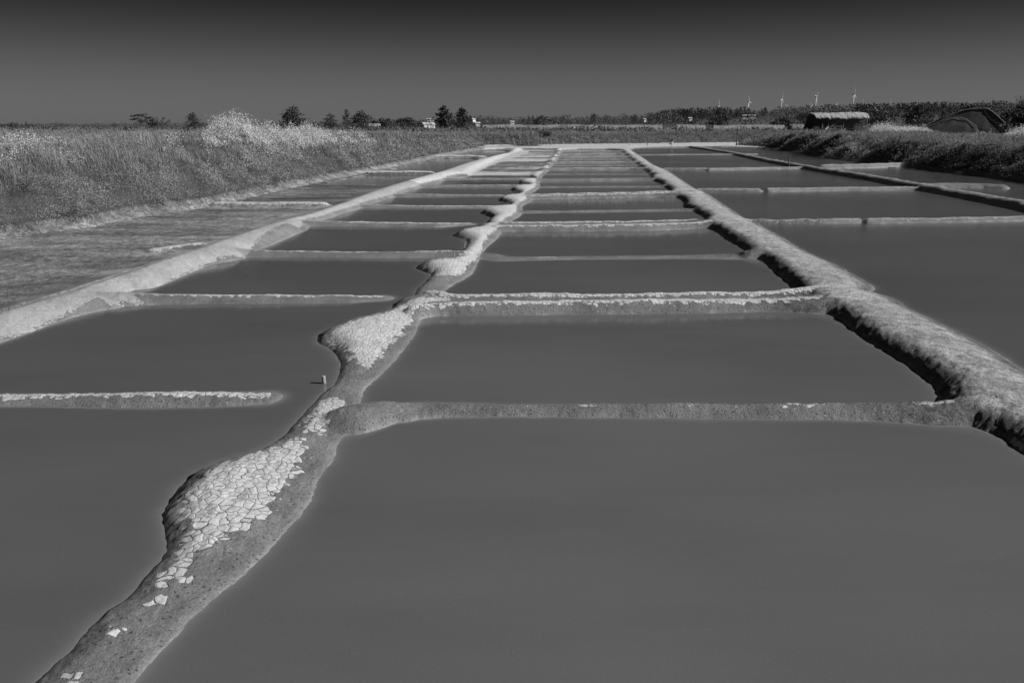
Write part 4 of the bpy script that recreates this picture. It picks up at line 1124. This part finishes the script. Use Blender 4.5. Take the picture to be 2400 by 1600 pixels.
# wooden salt shed with ragged thatch
def salt_shed():
    Y = 138.0; pxm = 1926; x = px2x(pxm, Y); z0 = ground_z(x, Y); s = Y / FPX
    r = empty('salt_shed', (x, Y, z0)); tag(r, 'long ramshackle timber salt shed with a pale ragged thatched roof', 'shed')
    def X_(p): return (p - pxm) * s
    top = at(1926, 258.5, Y).z - z0; ev = at(1926, 268, Y).z - z0
    xl, xr = X_(1872), X_(1984); D = 4.2
    R = np.random.default_rng(5)
    def back(V, F):
        box(V, F, ((xl + xr) / 2, D, ev * .5), (xr - xl, .12, ev)); 
    part('back_wall', back, M_wood, r)
    def lf(V, F):
        n0 = len(V)
        a = X_(1863)
        for p_ in ((a, -.3, -.1), (a + 4.4, -.3, -.1), (xl + .9, .1, ev * 1.02), (xl - .1, .4, ev * 1.08), (a, D, -.1), (a + 4, D, -.1), (xl + .9, D, ev), (xl, D, ev)): V.append(np.array(p_))
        for f in ((0, 1, 2, 3), (5, 4, 7, 6), (0, 3, 7, 4), (1, 5, 6, 2), (3, 2, 6, 7)): F.append(tuple(n0 + i for i in f))
    part('end_screen', lf, M_tarp, r)
    def boards(V, F):
        zz_ = [.95, 1.25, 1.62, 1.95]
        for z_ in zz_:
            box(V, F, (X_(1956), .06, z_ * ev / 2.1), (X_(1984) - X_(1928), .06, .16), 0, 0, R.uniform(-.02, .02))
        for z_ in (.55, 1.7, 2.0): box(V, F, (X_(1904), .05, z_ * ev / 2.1), (X_(1930) - X_(1880), .06, .15), 0, 0, R.uniform(-.04, .02))
        box(V, F, ((xl + xr) / 2, -.1, ev - .05), (xr - xl + .2, .14, .14))
        box(V, F, (X_(1960), .4, ev * .45), (X_(1984) - X_(1938), .08, ev * .8))
    part('board', boards, M_wood, r)
    for p_, lean in ((1886, .05), (1899, .04), (1932.5, .12), (1967, -.03), (1984, .02)):
        part('post', lambda V, F: tube(V, F, (X_(p_) - lean * 1.2, -.15, -.2), (X_(p_) + lean * 1.2, -.15, ev + .05), .09, .075, 6), M_wood, r)
    def brace(V, F):
        box(V, F, (X_(1913), -.18, ev * .52), (3.3, .08, .3), 0, 0, math.radians(-36)); box(V, F, (X_(1912), -.2, ev * .36), (2.6, .08, .22), 0, 0, math.radians(-3))
    part('brace', brace, M_wood, r)
    # thatch: a thick lumpy slab, curled at the eaves
    def roof(V, F):
        nx, ny = 60, 12; n0 = len(V)
        for j in range(ny + 1):
            t = j / ny
            for i in range(nx + 1):
                u = i / nx; xx = xl - .2 + (xr - xl + .5) * u
                rag = (fbm(np.array([u * 26.0]), np.array([3.0 + j * .3]), 8, 3)[0]) * .5
                prof_ = math.sin(PI * min(1, t * .5 + .08)) if t < .5 else math.sin(PI * (.5 - (t - .5) * .0))
                yy_ = -.45 + (D + .8) * t
                zz_ = ev - .12 + (top - ev + .12) * (math.sin(PI * t) ** .6) * (.9 + .22 * u * (1 - max(0, u - .92) * 8))
                if j == 0: zz_ += rag * .75 - .05
                zz_ += fbm(np.array([u * 14.0]), np.array([t * 5]), 9, 3)[0] * .22
                V.append(np.array((xx, yy_, zz_)))
        for j in range(ny):
            for i in range(nx):
                a = n0 + j * (nx + 1) + i; F.append((a, a + 1, a + nx + 2, a + nx + 1))
        m0 = len(V)
        for j in range(ny + 1):
            for i in range(nx + 1):
                V.append(V[n0 + j * (nx + 1) + i] - np.array((0, 0, .16)))
        for j in range(ny):
            for i in range(nx):
                a = m0 + j * (nx + 1) + i; F.append((a + nx + 1, a + nx + 2, a + 1, a))
        for i in range(nx):
            F.append((n0 + i, m0 + i, m0 + i + 1, n0 + i + 1)); b = ny * (nx + 1); F.append((n0 + b + i + 1, m0 + b + i + 1, m0 + b + i, n0 + b + i))
        for j in range(ny):
            a, b = j * (nx + 1), (j + 1) * (nx + 1)
            F.append((n0 + a, n0 + b, m0 + b, m0 + a)); F.append((n0 + a + nx, m0 + a + nx, m0 + b + nx, n0 + b + nx))
    part('roof', roof, M_thatch, r)
    # loose boards lying against it
    o = empty('plank', (x + X_(1890.5), Y - .9, z0)); tag(o, 'white painted plank leaning on the left front of the wooden shed', 'plank')
    part('board', lambda V, F: box(V, F, (0, 0, .42), (1.15, .06, .3), 0, 0, math.radians(-42)), M_white, o)
    o = empty('plank', (x + X_(1900), Y - .8, z0)); tag(o, 'short grey plank leaning at the front post of the wooden shed', 'plank')
    part('board', lambda V, F: box(V, F, (0, 0, .33), (.8, .07, .3), 0, 0, math.radians(-50)), M_woodp, o)
    o = empty('plank', (x + X_(1981), Y - .8, z0)); tag(o, 'pale plank sticking out at the right end of the wooden shed', 'plank')
    part('board', lambda V, F: box(V, F, (0, 0, 1.02), (1.3, .07, .22), 0, 0, math.radians(-22)), M_woodp, o)
    return x, z0, Y
salt_shed()
o = tag(empty('pole', (px2x(1874, 142), 142, ground_z(px2x(1874, 142), 142))), 'thin leaning pole above the left end of the wooden shed', 'pole')
part('shaft', lambda V, F: tube(V, F, (-.1, 0, 0), (.45, 0, at(1874, 249, 142).z - 1.15), .06, .04), M_woodp, o)

# domed shed
def domed_shed():
    Y = 112.0; pxm = 2190; x = px2x(pxm, Y); z0 = ground_z(x, Y); s = Y / FPX
    r = empty('domed_shed', (x, Y, z0)); tag(r, 'dark domed salt shed covered with matting, nearest building on the right', 'shed')
    def W_(p, yy): return ((p - pxm) * s, at(p, yy, Y).z - z0)
    prof_ = [(2106, 299), (2122, 293.5), (2140, 286), (2158, 276), (2176, 265.5), (2194, 256), (2206, 252), (2220, 250), (2236, 248.8), (2250, 248.9), (2256, 250), (2266, 256), (2280, 267), (2296, 281), (2302, 287), (2303, 299)]
    pts = [W_(*p_) for p_ in prof_]; n = len(pts); D = 4.5
    def shell(V, F):
        n0 = len(V); K = 7
        for k_ in range(K + 1):
            yy_ = D * k_ / K; sc = 1 - .3 * (k_ / K)
            for a, b in pts: V.append(np.array((a * sc, yy_, b * sc + (fbm(np.array([a * 1.4]), np.array([yy_ * 1.1]), 12, 2)[0] * .12 if 0 < k_ < K else 0))))
        for k_ in range(K):
            for i in range(n - 1): F.append((n0 + k_ * n + i, n0 + k_ * n + i + 1, n0 + (k_ + 1) * n + i + 1, n0 + (k_ + 1) * n + i))
        F.append(tuple(n0 + K * n + i for i in range(n)))
    part('cover', shell, M_tarp, r)
    def front(V, F):      # end wall, slumped and creased, a little inside the rim
        n0 = len(V); m = 9
        for j in range(m + 1):
            t = j / m
            for a, b in pts:
                zz_ = b * t
                V.append(np.array((a * (.985), .06 + fbm(np.array([a * .8 + 7]), np.array([zz_ * .8]), 21, 3)[0] * .22, zz_ * .985)))
        for j in range(m):
            for i in range(n - 1): F.append((n0 + j * n + i, n0 + j * n + i + 1, n0 + (j + 1) * n + i + 1, n0 + (j + 1) * n + i))
    part('end_wall', front, M_tarp, r)
    def rim(V, F):
        for i in range(n - 1): tube(V, F, (pts[i][0], -.05, pts[i][1]), (pts[i + 1][0], -.05, pts[i + 1][1]), .04, .04, 6)
    part('rim', rim, M_tarpedge, r)
    # the smaller arch slumped in front at the left
    arch = [(2114, 300), (2130, 292), (2144, 284), (2160, 276), (2176, 271), (2190, 270), (2204, 274), (2218, 283), (2230, 292), (2237, 300)]
    ap = [W_(*p_) for p_ in arch]; na = len(ap)
    def fa(V, F):
        n0 = len(V)
        for yy_, sc in ((-.9, .0), (-.85, .5), (-.75, .96), (.3, 1.0)):
            for a, b in ap: V.append(np.array((a * (1 if sc > 0 else 1), yy_ + .2 * fbm(np.array([a]), np.array([b * sc]), 4, 2)[0], b * sc)))
        for k_ in range(3):
            for i in range(na - 1): F.append((n0 + k_ * na + i, n0 + k_ * na + i + 1, n0 + (k_ + 1) * na + i + 1, n0 + (k_ + 1) * na + i))
    part('slumped_cover', fa, M_tarp, r)
    part('hem', lambda V, F: [tube(V, F, (ap[i][0], -.85, ap[i][1]), (ap[i + 1][0], -.85, ap[i + 1][1]), .03, .03, 5) for i in range(3, na - 2)], M_tarpedge, r)
    # bucket, jerry can, rag
    zc = z0
    bx = x + (2280 - pxm) * s
    b = empty('bucket', (x + (2283 - pxm) * s, Y - 2.2, zc + .05)); tag(b, 'white plastic tub tipped in front of the right of the domed shed', 'tub')
    def bk(V, F):
        lathe(V, F, [(.26, 0), (.34, .52), (.37, .53), (.37, .58), (.32, .58), (.25, .05)], sides=16)
    q_ = part('tub', bk, M_plastic, b, True); q_.rotation_euler = (.1, .35, 0); q_.location = (0, 0, .22)
    b = empty('jerry_can', (x + (2246 - pxm) * s, Y - 2.2, zc)); tag(b, 'grey can with upright spout before the domed shed', 'can')
    def jc(V, F): box(V, F, (0, 0, .22), (.42, .3, .44)); tube(V, F, (.16, 0, .4), (.19, 0, .72), .05, .04)
    part('can', jc, M_woodp, b)
    b = empty('rag', (x + (2228 - pxm) * s, Y - 2.4, zc)); tag(b, 'crumpled pale cloth on the grass before the domed shed', 'cloth')
    def rg(V, F):
        n0 = len(V); m = 9
        for j in range(m):
            for i in range(m):
                a, c = i / (m - 1) - .5, j / (m - 1) - .5
                V.append(np.array((a * .8, c * .5, .12 + .22 * max(0, 1 - 3 * (a * a + c * c)) + .1 * math.sin(i * 2.1) * math.cos(j * 1.7))))
        for j in range(m - 1):
            for i in range(m - 1): a = n0 + j * m + i; F.append((a, a + 1, a + m + 1, a + m))
    rgp = part('cloth', rg, M_woodp, b); md = rgp.modifiers.new('thickness', 'SOLIDIFY'); md.thickness = .02
domed_shed()

# posts, stakes and dead sticks
def post(name, label, px, ytop, ybase, wpx, mat, lean=0.0, z=None, cat='post', cap_=False, group=None, fork=None):
    if z is None: z = 0.0
    g = G(px, ybase, z); Y = g[1]; s = Y / FPX
    zt = at(px + lean, ytop, Y).z
    r = empty(name, (g[0], Y, z - .12)); tag(r, label, cat, group)
    R = np.random.default_rng(int(px)); rad = max(.012, wpx * s / 2)
    h = zt - z + .12; lx = lean * s
    def f(V, F):
        k_ = 5; pp = [(lx * t + R.uniform(-.15, .15) * rad, 0, h * t) for t in np.linspace(0, 1, k_)]
        for i in range(k_ - 1): tube(V, F, pp[i], (pp[i + 1][0], 0, pp[i + 1][2] + .001), rad * (1 - .05 * i), rad * (1 - .05 * (i + 1)), 10)
    part('shaft', f, mat, r)
    if fork:
        for a, b, c, d in fork:
            part('branch', lambda V, F: tube(V, F, (lx * b + a * .0, 0, h * b), (lx * b + c * s, 0, h * b + d * s), rad * .7, rad * .3, 6), mat, r)
    return r
post('stake', 'short thick wooden stake in the nearest left pan beside the middle ridge', 744.5, 863, 880, 11, M_woodp, 0, cat='stake')
post('stake', 'thin stake at the tip of the fourth left pan, farther of two', 1066.5, 557, 573, 3.2, M_woodp, 1, cat='stake')
post('stake', 'thin stake just in front of the cross ridge, nearer of two', 1043, 583.5, 597, 3.6, M_woodp, 0, cat='stake')
post('stake', 'tiny stake beside the narrow part of the middle ridge', 1168, 466, 473, 2, M_woodp, 0, cat='stake')
post('marker_stick', 'thin pale stick standing at the far left corner of the works', 1097, 328, 340.5, 1.4, M_woodp, 0, .05, 'stick')
post('marker_stick', 'thin pale stick in the far water, left of the slanting one', 1149, 330, 340.5, 1.3, M_woodp, 0, 0, 'stick')
post('marker_stick', 'long slanting stick at the far end of the middle pans', 1187, 316.5, 340, 1.6, M_woodp, -9.5, .05, 'stick')
post('marker_stick', 'tall thin stick in front of the sparse shrub on the far bank', 1214.5, 319, 340.5, 1.4, M_woodp, 0, .05, 'stick')
post('marker_stick', 'tall thin stick in front of the round shrub on the far bank', 1243, 319, 338, 1.4, M_woodp, 0, .05, 'stick')
post('marker_stick', 'thin stick right of the round shrub on the far bank', 1256.5, 326, 338, 1.1, M_woodp, 0, .05, 'stick')
post('marker_post', 'short pale square post at the far berm, right of the thin sticks', 1265, 328, 337.5, 2.4, M_woodp, 0, .05, 'post')
post('marker_stick', 'thin grey post at the far end of the right bank', 1445, 317.5, 337, 1.6, M_woodp, 0, .08, 'post')
post('dead_sapling', 'crooked thin sapling on the far berm right of the grey post', 1486, 315, 336.5, 1.6, M_wood, 1.5, .08, 'sapling', fork=[(0, .6, -3, 5), (0, .75, 3, 5)])
post('dead_sapling', 'dark dead forked trunk at the tip of the right grass bank', 1691, 303.5, 338.5, 3.2, M_wood, 1, .02, 'dead tree', fork=[(0, .62, 8, 7), (0, .55, 6, 8), (0, .8, -2, 6)])
post('mooring_post', 'dark post standing in water by the crossing of right ridges', 1811, 357, 383, 3.0, M_wood, .5, 0, 'post')
gz = ground_z(px2x(2206.5, 40), 40)
post('marker_post', 'thin wooden post standing on the right grass bank', 2206.5, 307, 338.5, 2.2, M_wood, .5, .95, 'post')
post('marker_stick', 'thin grey stick on the grass near the far left bank end', 1162, 286.5, 302, 1.3, M_woodp, 0, 1.1, 'stick')

# plank floating by the right bank, small bird, and the white float
g = G(2049, 385.5, .03)
o = tag(empty('floating_plank', (g[0], g[1], .02)), 'dark plank lying in the water below the right bank', 'plank')
part('board', lambda V, F: box(V, F, (0, 0, .02), (.34, .14, .05), .1), M_wood, o)
def egret():
    g = G(1542, 336.5, .16); r = empty('egret', (g[0], g[1], .14)); tag(r, 'small white wading bird on the far berm', 'bird')
    me = bpy.data.meshes.new('body'); pts_ = [(0, 0, .3), (-.14, 0, .26), (-.24, 0, .22), (.1, 0, .36), (.16, 0, .46), (.13, 0, .55), (.17, 0, .61), (.21, 0, .61), (.30, 0, .60)]
    me.from_pydata(pts_, [(0, 1), (1, 2), (0, 3), (3, 4), (4, 5), (5, 6), (6, 7), (7, 8)], []); me.materials.append(M_plastic)
    b = link('body', me, r); md = b.modifiers.new('skin', 'SKIN'); rad = [.09, .07, .02, .06, .025, .02, .025, .02, .006]
    for i, v in enumerate(me.skin_vertices[0].data): v.radius = (rad[i], rad[i]); v.use_root = (i == 0)
    b.modifiers.new('smooth', 'SUBSURF').render_levels = 1
    for s_ in (-.03, .03): part('leg', lambda V, F: tube(V, F, (0, s_, 0), (.01, s_, .28), .008, .01, 5), M_dark, r)
egret()
def person():
    Y = 158.0; x = px2x(1367.5, Y); z0 = ground_z(x, Y)
    r = empty('person', (x, Y, z0 - .1)); tag(r, 'distant person stooping in the grass, dark top and pale trousers', 'person')
    def sk(name, pts_, ed, rad, mat, root=0, par=r):
        me = bpy.data.meshes.new(name); me.from_pydata(pts_, ed, []); me.materials.append(mat); b = link(name, me, par)
        b.modifiers.new('skin', 'SKIN')
        for i, v in enumerate(me.skin_vertices[0].data): v.radius = (rad[i], rad[i]); v.use_root = (i == root)
        m_ = b.modifiers.new('smooth', 'SUBSURF'); m_.levels = 1; m_.render_levels = 1; return b
    P_ = [(0, 0, .95), (-.12, 0, 1.2), (-.27, 0, 1.38), (-.36, 0, 1.42), (-.47, 0, 1.44),            # pelvis, chest, neck base, neck, head
          (.05, -.1, .9), (.0, -.11, .5), (.06, -.11, .1), (-.06, -.12, .05), (.05, .1, .9), (-.04, .11, .5), (.02, .11, .1), (-.1, .12, .05),
          (-.24, -.2, 1.34), (-.3, -.23, 1.08), (-.42, -.2, .88), (-.24, .2, 1.34), (-.3, .23, 1.08), (-.42, .2, .88)]
    E_ = [(0, 1), (1, 2), (2, 3), (3, 4), (0, 5), (5, 6), (6, 7), (7, 8), (0, 9), (9, 10), (10, 11), (11, 12), (2, 13), (13, 14), (14, 15), (2, 16), (16, 17), (17, 18)]
    R_ = [.13, .14, .12, .055, .1, .09, .065, .045, .035, .09, .065, .045, .035, .06, .042, .03, .06, .042, .03]
    bd = sk('body', P_, E_, R_, M_woodp)
    sk('jacket', P_[:3] + [P_[13], P_[14], P_[16], P_[17]], [(0, 1), (1, 2), (2, 3), (3, 4), (2, 5), (5, 6)], [.15, .16, .13, .075, .055, .075, .055], M_dark)
    sk('trousers', [P_[0], P_[5], P_[6], P_[7], P_[9], P_[10], P_[11]], [(0, 1), (1, 2), (2, 3), (0, 4), (4, 5), (5, 6)], [.14, .1, .08, .06, .1, .08, .06], M_white)
    sk('hair', [(-.44, 0, 1.47), (-.5, 0, 1.48)], [(0, 1)], [.09, .09], M_dark)
person()
post('float_marker', 'small white ball on a thin stake in the marsh grass', 1318.5, 294.5, 301, 1.0, M_woodp, 0, 1.15, 'marker')
bpy.data.objects  # the ball on that stake
_m = [o for o in COL.objects if o.name.startswith('float_marker')][0]
part('ball', lambda V, F: lathe(V, F, [(.02, -.11), (.09, -.07), (.12, 0), (.09, .07), (.02, .11)], c=(0, 0, 1.0 if False else at(1318.5, 293.5, _m.location.y).z - _m.location.z)), M_plastic, _m, True)
